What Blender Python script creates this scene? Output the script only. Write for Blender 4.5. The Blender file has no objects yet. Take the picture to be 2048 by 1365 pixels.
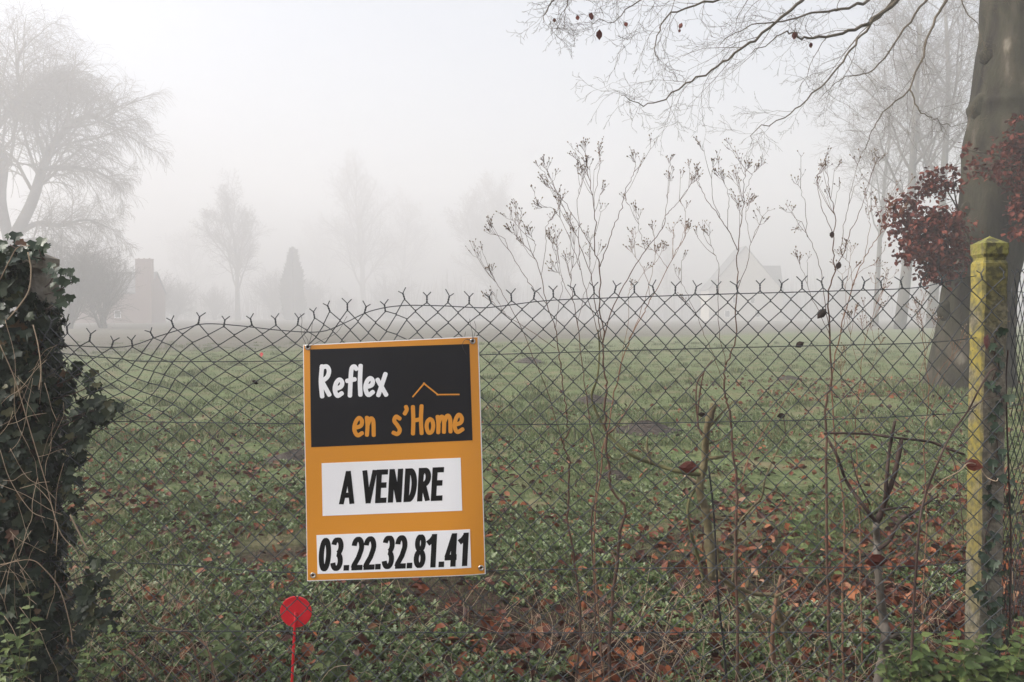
import bpy, math, random
import numpy as np
from mathutils import Vector as V, Matrix
S = bpy.context.scene
COL = S.collection
rad = math.radians
# ---------------------------------------------------------------- camera, world, sun, exposure
F = 1706.7                     # focal length in photo pixels (30 mm on 36 mm)
CAM = V((0, 0, 1.35)); PITCH = math.atan(52.5 / F)
cd = bpy.data.cameras.new("camera"); cd.lens = 30; cd.sensor_width = 36; cd.clip_end = 2000; cd.clip_start = 0.02
cam = bpy.data.objects.new("camera", cd); COL.objects.link(cam)
cam.location = CAM; cam.rotation_euler = (rad(90) - PITCH, 0, 0); S.camera = cam
SUN_EL, SUN_AZ = rad(38), rad(-98)      # azimuth measured from the view direction (+Y), negative = left
W = bpy.data.worlds.new("World"); S.world = W; W.use_nodes = True
nt = W.node_tree; bg = nt.nodes["Background"]
sky = nt.nodes.new("ShaderNodeTexSky"); sky.sky_type = 'NISHITA'; sky.sun_disc = False
sky.sun_elevation = SUN_EL; sky.sun_rotation = SUN_AZ; sky.dust_density = 6; sky.air_density = 1.0; sky.ozone_density = 1.0
hs = nt.nodes.new("ShaderNodeHueSaturation"); hs.inputs['Saturation'].default_value = 0.5
nt.links.new(sky.outputs[0], hs.inputs['Color']); nt.links.new(hs.outputs[0], bg.inputs[0]); bg.inputs[1].default_value = 0.15
sl = bpy.data.lights.new("sun", 'SUN'); sl.energy = 2.0; sl.angle = rad(25); sl.color = (1, .95, .88)
so = bpy.data.objects.new("sun", sl); COL.objects.link(so)
sd = V((math.sin(SUN_AZ) * math.cos(SUN_EL), math.cos(SUN_AZ) * math.cos(SUN_EL), math.sin(SUN_EL)))
so.rotation_euler = sd.to_track_quat('Z', 'Y').to_euler(); so.location = (-20, 0, 40)
S.view_settings.view_transform = 'Standard'; S.view_settings.look = 'None'; S.view_settings.gamma = 1
S.view_settings.exposure = 1.08
S.render.engine = 'CYCLES'
cy = S.cycles
cy.use_denoising = True
try: cy.denoiser = 'OPENIMAGEDENOISE'; cy.denoising_input_passes = 'RGB_ALBEDO_NORMAL'; cy.denoising_prefilter = 'ACCURATE'
except Exception: pass
cy.max_bounces = 8; cy.diffuse_bounces = 3; cy.glossy_bounces = 2; cy.transmission_bounces = 2; cy.volume_bounces = 3; cy.transparent_max_bounces = 4
cy.caustics_reflective = False; cy.caustics_refractive = False
FOG = 0.0072
# ---------------------------------------------------------------- helpers
def P(px, py, Y):
    """point of the place seen at photo pixel (px, py), Y metres in front of the camera"""
    x = (px - 1024) / F; y = -(py - 682.5) / F
    d = V((x, math.cos(PITCH) + y * math.sin(PITCH), -math.sin(PITCH) + y * math.cos(PITCH)))
    return CAM + d * (Y / d.y)
def tag(o, label=None, cat=None, group=None, kind=None):
    if label: o['label'] = label
    if cat: o['category'] = cat
    if group: o['group'] = group
    if kind: o['kind'] = kind
    return o
def thing(name, label, cat, loc=(0, 0, 0), group=None):
    o = bpy.data.objects.new(name, None); COL.objects.link(o); o.location = loc; o.empty_display_size = .1
    return tag(o, label, cat, group)
def mesh_np(name, v, faces, m, parent=None, smooth=False):
    """v (N,3); faces: list of (M,k) int arrays"""
    me = bpy.data.meshes.new(name)
    v = np.asarray(v, dtype=np.float32)
    if parent is not None: v = v - np.array(parent.location, dtype=np.float32)
    faces = [np.asarray(f, dtype=np.int32) for f in faces if len(f)]
    me.vertices.add(len(v)); me.vertices.foreach_set('co', v.ravel())
    li = np.concatenate([f.ravel() for f in faces]); tot = np.concatenate([np.full(len(f), f.shape[1], np.int32) for f in faces])
    st = np.concatenate([[0], np.cumsum(tot)[:-1]]).astype(np.int32)
    me.loops.add(len(li)); me.loops.foreach_set('vertex_index', li)
    me.polygons.add(len(tot)); me.polygons.foreach_set('loop_start', st)
    try: me.polygons.foreach_set('loop_total', tot)
    except Exception: pass
    me.polygons.foreach_set('use_smooth', np.full(len(tot), bool(smooth)))
    me.update(calc_edges=True); me.validate()
    if m: me.materials.append(m)
    o = bpy.data.objects.new(name, me); COL.objects.link(o)
    if parent is not None: o.parent = parent
    return o
def tube_geo(lines, sides=5, flat=None):
    """lines: [(pts, radii)]; returns verts, [faces]. flat=(normal, factor) squashes the section along normal"""
    groups = {}
    for p, r in lines: groups.setdefault(len(p), []).append((p, r))
    VS, FS, TR, off = [], [], [], 0
    for n, L in groups.items():
        p = np.array([[tuple(q) for q in a] for a, _ in L], dtype=np.float64); r = np.array([b for _, b in L], dtype=np.float64)
        N = len(L)
        t = np.empty_like(p); t[:, 1:-1] = p[:, 2:] - p[:, :-2]; t[:, 0] = p[:, 1] - p[:, 0]; t[:, -1] = p[:, -1] - p[:, -2]
        t /= np.linalg.norm(t, axis=2, keepdims=True) + 1e-12
        ref = np.where(np.abs((p[:, -1] - p[:, 0])[:, 2:3]) > .7 * np.linalg.norm(p[:, -1] - p[:, 0], axis=1)[:, None], [[1., 0.1, 0]], [[0, 0.1, 1.]])
        if flat is not None: ref = np.tile(np.array(flat[0])[None], (N, 1))
        ref = np.repeat(ref[:, None], n, 1)
        a = np.cross(t, ref); a /= np.linalg.norm(a, axis=2, keepdims=True) + 1e-12
        b = np.cross(t, a)
        if flat is not None: b *= flat[1]
        ang = np.arange(sides) * 2 * math.pi / sides
        ring = p[:, :, None] + r[:, :, None, None] * (a[:, :, None] * np.cos(ang)[None, None, :, None] + b[:, :, None] * np.sin(ang)[None, None, :, None])
        VS.append(ring.reshape(-1, 3))
        idx = off + np.arange(N * n * sides).reshape(N, n, sides)
        q = np.stack([idx[:, :-1], np.roll(idx, -1, 2)[:, :-1], np.roll(idx, -1, 2)[:, 1:], idx[:, 1:]], -1).reshape(-1, 4)
        FS.append(q)
        TR.append(idx[:, 0, ::-1]); TR.append(idx[:, -1])
        off += N * n * sides
    return np.concatenate(VS), [np.concatenate(FS), np.concatenate(TR)]
def tubes(name, lines, m, parent=None, sides=5, smooth=True, flat=None):
    v, f = tube_geo(lines, sides, flat)
    return mesh_np(name, v, f, m, parent, smooth)
def cr(pts, k=6):
    """Catmull-Rom through points"""
    p = [V(q) for q in pts]; p = [p[0] * 2 - p[1]] + p + [p[-1] * 2 - p[-2]]; out = []
    for i in range(1, len(p) - 2):
        for j in range(k):
            t = j / k; a, b, c, d = p[i - 1], p[i], p[i + 1], p[i + 2]
            out.append(.5 * ((2 * b) + (c - a) * t + (2 * a - 5 * b + 4 * c - d) * t * t + (3 * b - a - 3 * c + d) * t ** 3))
    out.append(p[-2]); return out
def lin(a, b, n): return [a + (b - a) * i / (n - 1) for i in range(n)]
def rotmats(yaw, pitch, roll):
    cy_, sy = np.cos(yaw), np.sin(yaw); cp, sp = np.cos(pitch), np.sin(pitch); c, s = np.cos(roll), np.sin(roll)
    z = np.zeros_like(yaw); o = z + 1
    Rz = np.stack([cy_, -sy, z, sy, cy_, z, z, z, o], -1).reshape(-1, 3, 3)
    Rx = np.stack([o, z, z, z, cp, -sp, z, sp, cp], -1).reshape(-1, 3, 3)
    Ry = np.stack([c, z, s, z, o, z, -s, z, c], -1).reshape(-1, 3, 3)
    return Rz @ Rx @ Ry
def scatter_geo(T, faces, pos, R, s):
    T = np.asarray(T, float); N = len(pos); k = len(T); s = np.asarray(s, float)
    if s.ndim == 1: s = s[:, None]
    L = T[None] * s[:, None, :]
    v = np.einsum('nij,nkj->nki', R, L) + np.asarray(pos)[:, None]
    off = (np.arange(N) * k)[:, None, None]
    fs = {}
    for f in faces: fs.setdefault(len(f), []).append(f)
    out = [(np.array(f)[None] + off).reshape(-1, n) for n, f in fs.items()]
    return v.reshape(-1, 3), out
def join_geo(gs):
    VS, FS, off = [], {}, 0
    for v, f in gs:
        VS.append(np.asarray(v))
        for a in f:
            a = np.asarray(a)
            if len(a): FS.setdefault(a.shape[1], []).append(a + off)
        off += len(v)
    return np.concatenate(VS), [np.concatenate(a) for a in FS.values()]
def box_geo(x0, x1, y0, y1, z0, z1):
    v = [(x, y, z) for z in (z0, z1) for y in (y0, y1) for x in (x0, x1)]
    return np.array(v, float), [np.array([(0, 2, 3, 1), (4, 5, 7, 6), (0, 1, 5, 4), (2, 6, 7, 3), (0, 4, 6, 2), (1, 3, 7, 5)])]
# ---------------------------------------------------------------- materials
def mat(name, cols, scale=5, rough=.8, bump=0, bscale=None, island=False, spec=.5, detail=4, pos=None, sheen=False, trans=0, stretch=None, dist=.02):
    m = bpy.data.materials.new(name); m.use_nodes = True; t = m.node_tree; n = t.nodes; L = t.links
    b = n['Principled BSDF']; b.inputs['Roughness'].default_value = rough; b.inputs['Specular IOR Level'].default_value = spec
    tc = n.new('ShaderNodeTexCoord'); vec = tc.outputs['Object']
    if stretch:
        mp = n.new('ShaderNodeMapping'); mp.inputs['Scale'].default_value = stretch; L.new(vec, mp.inputs[0]); vec = mp.outputs[0]
    ramp = n.new('ShaderNodeValToRGB'); el = ramp.color_ramp.elements
    while len(el) < len(cols): el.new(.5)
    for i, c in enumerate(cols):
        el[i].position = pos[i] if pos else i / max(1, len(cols) - 1); el[i].color = (*c, 1)
    nz = n.new('ShaderNodeTexNoise'); nz.inputs['Scale'].default_value = scale; nz.inputs['Detail'].default_value = detail; L.new(vec, nz.inputs['Vector'])
    if island:
        g = n.new('ShaderNodeNewGeometry'); L.new(g.outputs['Random Per Island'], ramp.inputs[0])
    else:
        mr = n.new('ShaderNodeMapRange'); mr.inputs[1].default_value = .3; mr.inputs[2].default_value = .7
        L.new(nz.outputs[0], mr.inputs[0]); L.new(mr.outputs[0], ramp.inputs[0])
    L.new(ramp.outputs[0], b.inputs['Base Color'])
    if trans:
        b.inputs['Subsurface Weight'].default_value = 0
        tr = n.new('ShaderNodeBsdfTranslucent'); L.new(ramp.outputs[0], tr.inputs[0]); mx = n.new('ShaderNodeMixShader'); mx.inputs[0].default_value = trans
        L.new(b.outputs[0], mx.inputs[1]); L.new(tr.outputs[0], mx.inputs[2]); L.new(mx.outputs[0], n['Material Output'].inputs[0])
    if bump:
        nb = n.new('ShaderNodeTexNoise'); nb.inputs['Scale'].default_value = bscale or scale * 4; nb.inputs['Detail'].default_value = 5; L.new(vec, nb.inputs['Vector'])
        bp = n.new('ShaderNodeBump'); bp.inputs['Strength'].default_value = bump; bp.inputs['Distance'].default_value = dist
        L.new(nb.outputs[0], bp.inputs['Height']); L.new(bp.outputs[0], b.inputs['Normal'])
    return m
M = dict(
    beech_bark=mat('beech_bark', [(.008, .007, .005), (.024, .02, .014), (.033, .031, .019), (.055, .046, .032), (.15, .135, .105)], 3.2, .9, .8, 22, spec=.2, detail=10, stretch=(1, 1, .4), pos=[0, .3, .55, .8, 1]),
    beech_twig=mat('beech_twig', [(.075, .06, .042), (.14, .115, .08)], 8, .85, spec=.2),
    bark=mat('bark', [(.04, .035, .03), (.09, .08, .065)], 3, .9),
    twig=mat('twig', [(.06, .045, .035), (.1, .08, .065)], 3, .9),
    willow=mat('willow_twig', [(.08, .06, .04), (.13, .1, .06)], 3, .9),
    evergreen=mat('evergreen', [(.02, .03, .02), (.05, .06, .04)], island=True),
    shrub=mat('shrub_twig', [(.05, .04, .035), (.08, .065, .05)], 3, .9),
    red_leaf=mat('copper_leaf', [(.04, .007, .005), (.105, .017, .010), (.19, .045, .025)], island=True, spec=.25, rough=.6, trans=.15),
    wire=mat('weathered_wire', [(.025, .028, .031), (.085, .093, .1)], 30, .6, spec=.3),
    tie=mat('tie_wire', [(.02, .02, .02), (.06, .06, .06)], 30, .5),
    stem=mat('dry_stem', [(.06, .032, .02), (.13, .07, .045)], 12, .8),
    stem_red=mat('reddish_stem', [(.15, .075, .045), (.24, .13, .075)], 12, .8),
    seed=mat('seed_head', [(.08, .06, .042), (.17, .13, .09), (.26, .21, .15)], island=True, rough=.9),
    straw=mat('straw', [(.2, .14, .09), (.4, .31, .21)], island=True, rough=.8),
    moss_wood=mat('mossy_wood', [(.09, .065, .04), (.12, .1, .045), (.17, .14, .085)], 14, .9, .4, 60),
    moss_green=mat('green_moss_wood', [(.075, .068, .028), (.115, .112, .04)], 14, .9),
    dark_wood=mat('dark_bark', [(.028, .015, .012), (.07, .04, .03)], 14, .75),
    grey_wood=mat('grey_bark', [(.07, .055, .042), (.13, .112, .092), (.19, .17, .145)], 16, .85, .4, 50, stretch=(1, 1, .4)),
    plain=mat('weathered_concrete', [(.12, .105, .08), (.2, .18, .145), (.26, .24, .2)], 22, .95, .6, 70),
    black=mat('black_rod', [(.008, .008, .008), (.015, .014, .013)], 10, .6),
    ivy=mat('ivy_leaf', [(.007, .012, .007), (.014, .024, .012), (.02, .032, .017), (.034, .046, .022), (.07, .065, .026), (.09, .035, .018)], island=True, rough=.5, spec=.25, pos=[0, .3, .6, .88, .975, 1]),
    ivy_bright=mat('ivy_leaf_green', [(.012, .026, .014), (.024, .046, .022), (.045, .07, .035)], island=True, rough=.42, spec=.4),
    nettle=mat('nettle_leaf', [(.045, .075, .02), (.09, .135, .036), (.15, .19, .055)], island=True, rough=.6, trans=.2),
    herb=mat('herb_leaf', [(.035, .06, .016), (.072, .115, .032), (.12, .165, .057), (.24, .28, .18)], island=True, spec=.25, rough=.6, trans=.15),
    grass=mat('grass_blade', [(.055, .08, .024), (.1, .132, .045), (.16, .19, .09), (.21, .17, .095)], island=True, spec=.25, rough=.6, pos=[0, .45, .85, 1], trans=.15),
    litter=mat('fallen_leaf', [(.028, .008, .005), (.08, .02, .008), (.15, .04, .012), (.24, .08, .028), (.27, .16, .1)], island=True, spec=.3, rough=.6, pos=[0, .4, .75, .94, 1]),
    deadleaf=mat('wet_red_leaf', [(.07, .012, .008), (.13, .03, .015)], 18, .45, .3, 60),
    blackleaf=mat('shrivelled_leaf', [(.012, .006, .005), (.03, .014, .01)], 30, .7),
    soil=mat('mole_soil', [(.02, .014, .01), (.05, .036, .026)], 25, .95, 1, 40),
    brick=mat('brick', [(.14, .07, .05), (.2, .1, .075)], 6, .9),
    render=mat('pale_render', [(.45, .42, .38), (.52, .49, .44)], 2, .9),
    slate=mat('slate', [(.07, .07, .075), (.1, .1, .105)], 4, .7),
    glass=mat('dark_glass', [(.02, .022, .025), (.03, .03, .035)], 2, .2),
    white=mat('white_vinyl', [(.86, .865, .88), (.88, .885, .9)], 3, .35),
    orange=mat('orange_vinyl', [(.66, .265, .02), (.69, .28, .024)], 3, .3, .15, 220, stretch=(1, 1, .02), dist=.0006),
    ink=mat('black_vinyl', [(.009, .009, .011), (.013, .013, .016)], 6, .35, .15, 220, stretch=(1, 1, .02), dist=.0006, spec=.2),
    letter=mat('black_letter', [(.005, .005, .005), (.008, .008, .008)], 6, .6, spec=.1),
    steel=mat('grommet_steel', [(.5, .5, .48), (.65, .64, .6)], 30, .3),
    red=mat('red_plastic', [(.80, .006, .018), (.85, .01, .026)], 20, .5, .2, 200),
)
M['steel'].node_tree.nodes['Principled BSDF'].inputs['Metallic'].default_value = 1
def conc_mat():
    m = bpy.data.materials.new('lichen_concrete'); m.use_nodes = True; t = m.node_tree; n = t.nodes; L = t.links; b = n['Principled BSDF']; b.inputs['Roughness'].default_value = .95
    tc = n.new('ShaderNodeTexCoord'); sep = n.new('ShaderNodeSeparateXYZ'); L.new(tc.outputs['Object'], sep.inputs[0])
    g = n.new('ShaderNodeNewGeometry'); sn = n.new('ShaderNodeSeparateXYZ'); L.new(g.outputs['True Normal'], sn.inputs[0])
    def noise(s, d=4):
        a = n.new('ShaderNodeTexNoise'); a.inputs['Scale'].default_value = s; a.inputs['Detail'].default_value = d; L.new(tc.outputs['Object'], a.inputs['Vector']); return a.outputs[0]
    def ma(op, a, b_, c=None):
        x = n.new('ShaderNodeMath'); x.operation = op
        for i, q in enumerate((a, b_, c)):
            if q is None: continue
            if isinstance(q, (int, float)): x.inputs[i].default_value = q
            else: L.new(q, x.inputs[i])
        return x.outputs[0]
    def mix(f, a, b_):
        x = n.new('ShaderNodeMix'); x.data_type = 'RGBA'; L.new(f, x.inputs[0])
        for i, q in ((6, a), (7, b_)):
            if isinstance(q, tuple): x.inputs[i].default_value = (*q, 1)
            else: L.new(q, x.inputs[i])
        return x.outputs[2]
    def step(v, lo, hi):
        x = n.new('ShaderNodeMapRange'); x.interpolation_type = 'SMOOTHSTEP'; x.inputs[1].default_value = lo; x.inputs[2].default_value = hi; L.new(v, x.inputs[0]); return x.outputs[0]
    n1, n2, n3 = noise(14), noise(45, 6), noise(90, 6)
    base = mix(step(n2, .35, .68), (.11, .1, .075), (.23, .205, .16))
    base = mix(step(n3, .62, .7), base, (.36, .35, .31))
    up = step(ma('ADD', sep.outputs[2], ma('MULTIPLY', n1, .45)), 1.38, 1.7)          # moss on the upper front
    base = mix(up, base, mix(step(n2, .4, .62), (.06, .057, .024), (.135, .12, .038)))
    side = step(ma('MULTIPLY', sn.outputs[0], -1.0), .5, .8)                             # lichen on the side that faces left
    side = ma('MULTIPLY', side, step(noise(9, 6), .36, .52)); sd_ = ma('MULTIPLY', side, step(ma('ADD', sep.outputs[2], ma('MULTIPLY', n1, .9)), .45, 1.35))
    base = mix(sd_, base, mix(step(n2, .3, .62), (.14, .13, .055), (.29, .235, .05)))
    base = mix(step(n3, .66, .72), base, (.05, .05, .02))
    cap = step(ma('ADD', sep.outputs[2], ma('MULTIPLY', n1, .06)), 1.555, 1.59)
    base = mix(ma('MULTIPLY', cap, step(n2, .42, .6)), base, (.17, .165, .04))
    L.new(base, b.inputs['Base Color'])
    bp = n.new('ShaderNodeBump'); bp.inputs['Strength'].default_value = .7; bp.inputs['Distance'].default_value = .006; L.new(n3, bp.inputs['Height']); L.new(bp.outputs[0], b.inputs['Normal'])
    return m
M['concrete'] = conc_mat()
def ground_mat():
    m = bpy.data.materials.new('meadow_ground'); m.use_nodes = True; t = m.node_tree; n = t.nodes; L = t.links; b = n['Principled BSDF']; b.inputs['Roughness'].default_value = .95; b.inputs['Specular IOR Level'].default_value = .2
    tc = n.new('ShaderNodeTexCoord')
    def noise(s, d=5):
        a = n.new('ShaderNodeTexNoise'); a.inputs['Scale'].default_value = s; a.inputs['Detail'].default_value = d; L.new(tc.outputs['Object'], a.inputs['Vector']); return a.outputs[0]
    def ramp(v, lo, hi):
        x = n.new('ShaderNodeMapRange'); x.interpolation_type = 'SMOOTHSTEP'; x.inputs[1].default_value = lo; x.inputs[2].default_value = hi; L.new(v, x.inputs[0]); return x.outputs[0]
    def mix(f, a, b_):
        x = n.new('ShaderNodeMix'); x.data_type = 'RGBA'; L.new(f, x.inputs[0])
        for i, q in ((6, a), (7, b_)):
            if isinstance(q, tuple): x.inputs[i].default_value = (*q, 1)
            else: L.new(q, x.inputs[i])
        return x.outputs[2]
    a, b2, c, d = noise(.35), noise(2.5), noise(18), noise(70)
    grass = mix(ramp(c, .35, .65), (.075, .108, .036), (.13, .158, .068))
    grass = mix(ramp(b2, .45, .7), grass, (.16, .14, .075))
    soil = mix(ramp(d, .4, .6), (.018, .011, .008), (.05, .03, .019))
    sep = n.new('ShaderNodeSeparateXYZ'); L.new(tc.outputs['Object'], sep.inputs[0])
    ad = n.new('ShaderNodeMath'); ad.operation = 'MULTIPLY_ADD'; L.new(b2, ad.inputs[0]); ad.inputs[1].default_value = 5; L.new(sep.outputs[1], ad.inputs[2])
    base = mix(ramp(ad.outputs[0], 6.5, 9.5), soil, grass)
    # bare strip at the far left end of the meadow
    ay = n.new('ShaderNodeMath'); ay.operation = 'MULTIPLY_ADD'; L.new(a, ay.inputs[0]); ay.inputs[1].default_value = 3; L.new(sep.outputs[1], ay.inputs[2])
    ax = n.new('ShaderNodeMath'); ax.operation = 'MULTIPLY_ADD'; L.new(sep.outputs[0], ax.inputs[0]); ax.inputs[1].default_value = -1.0; L.new(ay.outputs[0], ax.inputs[2])
    base = mix(ramp(ax.outputs[0], 39, 50), base, (.1, .09, .068))
    L.new(base, b.inputs['Base Color'])
    bp = n.new('ShaderNodeBump'); bp.inputs['Strength'].default_value = .8; bp.inputs['Distance'].default_value = .05; L.new(c, bp.inputs['Height']); L.new(bp.outputs[0], b.inputs['Normal'])
    return m
M['ground'] = ground_mat()
# ---------------------------------------------------------------- ground
def gz(x, y):
    x = np.asarray(x, float); y = np.asarray(y, float)
    k = np.clip((y - 2) / 4, 0, 1)
    z = .012 * np.sin(5.1 * x + 1.3 * y) + .014 * np.sin(4.3 * y - 2.2 * x + 1) + .01 * np.sin(9 * x + 7.7 * y) + .03 * k * np.sin(.8 * x + .5 * y + 2) + .03 * k * np.sin(1.9 * y - .7 * x)
    return z - .4 * np.clip((2.3 - y) / 1.6, 0, 1)
def gp(x, y): return V((x, y, float(gz(x, y))))
ys = np.concatenate([np.linspace(-95, -6, 12), np.linspace(-5, 2, 15)[:-1], np.linspace(2, 14, 150)[:-1], np.linspace(14, 60, 180)[:-1], np.linspace(60, 345, 70)])
xs = np.concatenate([np.linspace(-335, -42, 36)[:-1], np.linspace(-42, -12, 60)[:-1], np.linspace(-12, 12, 240)[:-1], np.linspace(12, 42, 60)[:-1], np.linspace(42, 335, 36)])
gx, gy = np.meshgrid(xs, ys); gv = np.stack([gx, gy, gz(gx, gy)], -1).reshape(-1, 3)
ii = np.arange(len(ys) * len(xs)).reshape(len(ys), len(xs))
mesh_np('ground', gv, [np.stack([ii[:-1, :-1], ii[:-1, 1:], ii[1:, 1:], ii[1:, :-1]], -1).reshape(-1, 4)], M['ground'], None, True)
tag(bpy.data.objects['ground'], 'damp green meadow with bare leafy soil by the fence', 'ground', kind='structure')
# ---------------------------------------------------------------- houses lost in the fog
def wall_house(name, label, Y, x0, x1, depth, zw, zr, ridge_along_view, wall_m, wins, chim=None, wing=None):
    c = V(((x0 + x1) / 2, Y, 0)); t = thing(name, label, 'house', c)
    xm = (x0 + x1) / 2; y1 = Y + depth; ov = .3
    if ridge_along_view:
        v = [(x0, Y, -.2), (x1, Y, -.2), (x1, Y, zw), (xm, Y, zr), (x0, Y, zw)]; v += [(a, y1, b) for a, _, b in v]
        f5 = [(0, 1, 2, 3, 4), (9, 8, 7, 6, 5)]; f4 = [(1, 6, 7, 2), (5, 0, 4, 9)]
        mesh_np('wall', v, [f5, f4], wall_m, t)
        k = (zr - zw) / (xm - x0); gs = []
        for s in (-1, 1):
            xe = xm + s * (xm - x0 + ov); ze = zw - k * ov
            r = [(xm, Y - ov, zr + .05), (xe, Y - ov, ze + .05), (xe, y1 + ov, ze + .05), (xm, y1 + ov, zr + .05)]
            r += [(a, b, q + .18) for a, b, q in r]
            gs.append((np.array(r), [np.array([(0, 1, 2, 3), (7, 6, 5, 4), (0, 4, 5, 1), (1, 5, 6, 2), (2, 6, 7, 3), (3, 7, 4, 0)])]))
        v_, f_ = join_geo(gs); rf = mesh_np('roof', v_, f_, M['slate'], t)
    else:
        ym = Y + depth / 2
        v = [(x0, Y, -.2), (x0, y1, -.2), (x0, y1, zw), (x0, ym, zr), (x0, Y, zw)]; v += [(x1, b, q) for _, b, q in v]
        mesh_np('wall', v, [[(4, 3, 2, 1, 0), (5, 6, 7, 8, 9)], [(0, 5, 9, 4), (6, 1, 2, 7)]], wall_m, t)
        k = (zr - zw) / (depth / 2); gs = []
        for s in (-1, 1):
            ye = ym + s * (depth / 2 + ov); ze = zw - k * ov
            r = [(x0 - .2, ym, zr + .05), (x1 + .2, ym, zr + .05), (x1 + .2, ye, ze + .05), (x0 - .2, ye, ze + .05)]
            r += [(a, b, q + .18) for a, b, q in r]
            gs.append((np.array(r), [np.array([(0, 1, 2, 3), (7, 6, 5, 4), (0, 4, 5, 1), (1, 5, 6, 2), (2, 6, 7, 3), (3, 7, 4, 0)])]))
        v_, f_ = join_geo(gs); rf = mesh_np('roof', v_, f_, M['slate'], t)
    for (wx, wz, ww, wh) in wins:
        g, f = join_geo([box_geo(wx - ww / 2 - .07, wx - ww / 2, Y - .05, Y + .02, wz, wz + wh), box_geo(wx + ww / 2, wx + ww / 2 + .07, Y - .05, Y + .02, wz, wz + wh),
                         box_geo(wx - ww / 2 - .07, wx + ww / 2 + .07, Y - .06, Y + .02, wz + wh, wz + wh + .08), box_geo(wx - ww / 2 - .1, wx + ww / 2 + .1, Y - .1, Y + .02, wz - .08, wz)])
        fr = mesh_np('window', g, f, M['white'], t)
        g, f = box_geo(wx - ww / 2, wx + ww / 2, Y - .02, Y + .03, wz, wz + wh); pn = mesh_np('pane', g, f, M['glass'], None); pn.parent = fr; pn.location = -c
    if chim:
        cx0, cx1, cy0, cy1, cz0, cz1 = chim
        gs = [box_geo(cx0, cx1, cy0, cy1, cz0, cz1), box_geo(cx0 - .06, cx1 + .06, cy0 - .06, cy1 + .06, cz1 + .003, cz1 + .15)]
        for q in range(3):
            a = cx0 + (cx1 - cx0) * (q + .5) / 3; gs.append(box_geo(a - .1, a + .1, cy0 + .3, cy0 + .5, cz1 + .15, cz1 + .28))
        g, f = join_geo(gs); ch = mesh_np('chimney', g, f, M['brick'], None); ch.parent = rf; ch.location = -c
    return t
def zat(py, Y): return P(1024, py, Y).z
def xat(px, Y): return P(px, 600, Y).x
Y = 140
wall_house('house', 'brick house with a broad square chimney half hidden behind the willow', Y, xat(110, Y), xat(296, Y), 7, zat(585, Y), zat(545, Y), False, M['brick'],
           [(xat(150, Y), .9, .9, 1.1), (xat(235, Y), .9, .9, 1.1)], (xat(273, Y), xat(305, Y), Y - .35, Y + .6, -.1, zat(520, Y)))
Y = 185
gh = wall_house('house', 'pale gabled house fading into the fog behind the middle of the wire fence', Y, xat(1418, Y), xat(1562, Y), 8, zat(578, Y), zat(494, Y), True, M['render'],
           [(xat(1470, Y), 3.9, .9, 1.2), (xat(1505, Y), 3.9, .9, 1.2), (xat(1455, Y), .9, 1.0, 1.3), (xat(1515, Y), .9, 1.0, 1.3)])
Yw = Y + 2.2
wx0, wx1, wz, wr = xat(1562, Y) + .004, xat(1572, Y), zat(585, Y), zat(531, Y)
v = [(wx0, Yw, -.2), (wx0, Yw + 5, -.2), (wx0, Yw + 5, wz), (wx0, Yw + 2.5, wr), (wx0, Yw, wz)]; v += [(wx1, b, q) for _, b, q in v]
v_, f_ = join_geo([(np.array(v), [np.array([(4, 3, 2, 1, 0), (5, 6, 7, 8, 9)]), np.array([(0, 5, 9, 4), (6, 1, 2, 7)])])])
mesh_np('side_wing', v_, f_, M['render'], gh)
r0 = xat(1530, Y); rr = []
for s in (-1, 1):
    ye = Yw + 2.5 + s * 2.9; r = [(r0, Yw + 2.5, wr + .03), (wx1 + .2, Yw + 2.5, wr + .03), (wx1 + .2, ye, wz - .4), (r0, ye, wz - .4)]
    r += [(a, b, q + .16) for a, b, q in r]; rr.append((np.array(r), [np.array([(0, 1, 2, 3), (7, 6, 5, 4), (0, 4, 5, 1), (1, 5, 6, 2), (2, 6, 7, 3), (3, 7, 4, 0)])]))
v_, f_ = join_geo(rr); mesh_np('wing_roof', v_, f_, M['slate'], gh)
# ---------------------------------------------------------------- bare trees
def grow(R, p, d, L, r, lev, Q, out, frac=1):
    n = Q['seg'][lev]; wob = Q['wob'][lev]; tr = Q['trop'][lev]; pts = [p]; rs = [r]; dirs = [d]; rend = Q['rend'][lev]
    for i in range(n):
        d = (d + V((R.gauss(0, wob), R.gauss(0, wob), R.gauss(0, wob) + tr))).normalized()
        p = p + d * (L / n); pts.append(p); dirs.append(d); rs.append(max(Q['rmin'], r * (1 - (1 - rend) * (i + 1) / n)))
    out[lev].append((pts, rs))
    if lev + 1 >= len(Q['seg']): return
    kids(R, pts, rs, L, lev, Q, out)
def kids(R, pts, rs, L, lev, Q, out, k=None):
    k = k or Q['nch'][lev]; st = Q['st'][lev]; az = R.random() * 6.28; n = len(pts) - 1
    for j in range(k):
        t = st + (1 - st) * (j + R.random()) / k; f = t * n; i = min(n - 1, int(f)); f -= i
        pos = pts[i] + (pts[i + 1] - pts[i]) * f; dd = (pts[i + 1] - pts[i]).normalized()
        a = dd.orthogonal().normalized(); b = dd.cross(a); az += 2.4 + R.gauss(0, .4)
        an = Q['ang'][lev] * R.uniform(.7, 1.3)
        nd = dd * math.cos(an) + (a * math.cos(az) + b * math.sin(az)) * math.sin(an)
        l = L * Q['lr'][lev] * (1.15 - .6 * t) * R.uniform(.7, 1.25); rr = (rs[i] + (rs[i + 1] - rs[i]) * f) * Q['rr'][lev]
        grow(R, pos, nd.normalized(), l, max(rr, Q['rmin']), lev + 1, Q, out)
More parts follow.
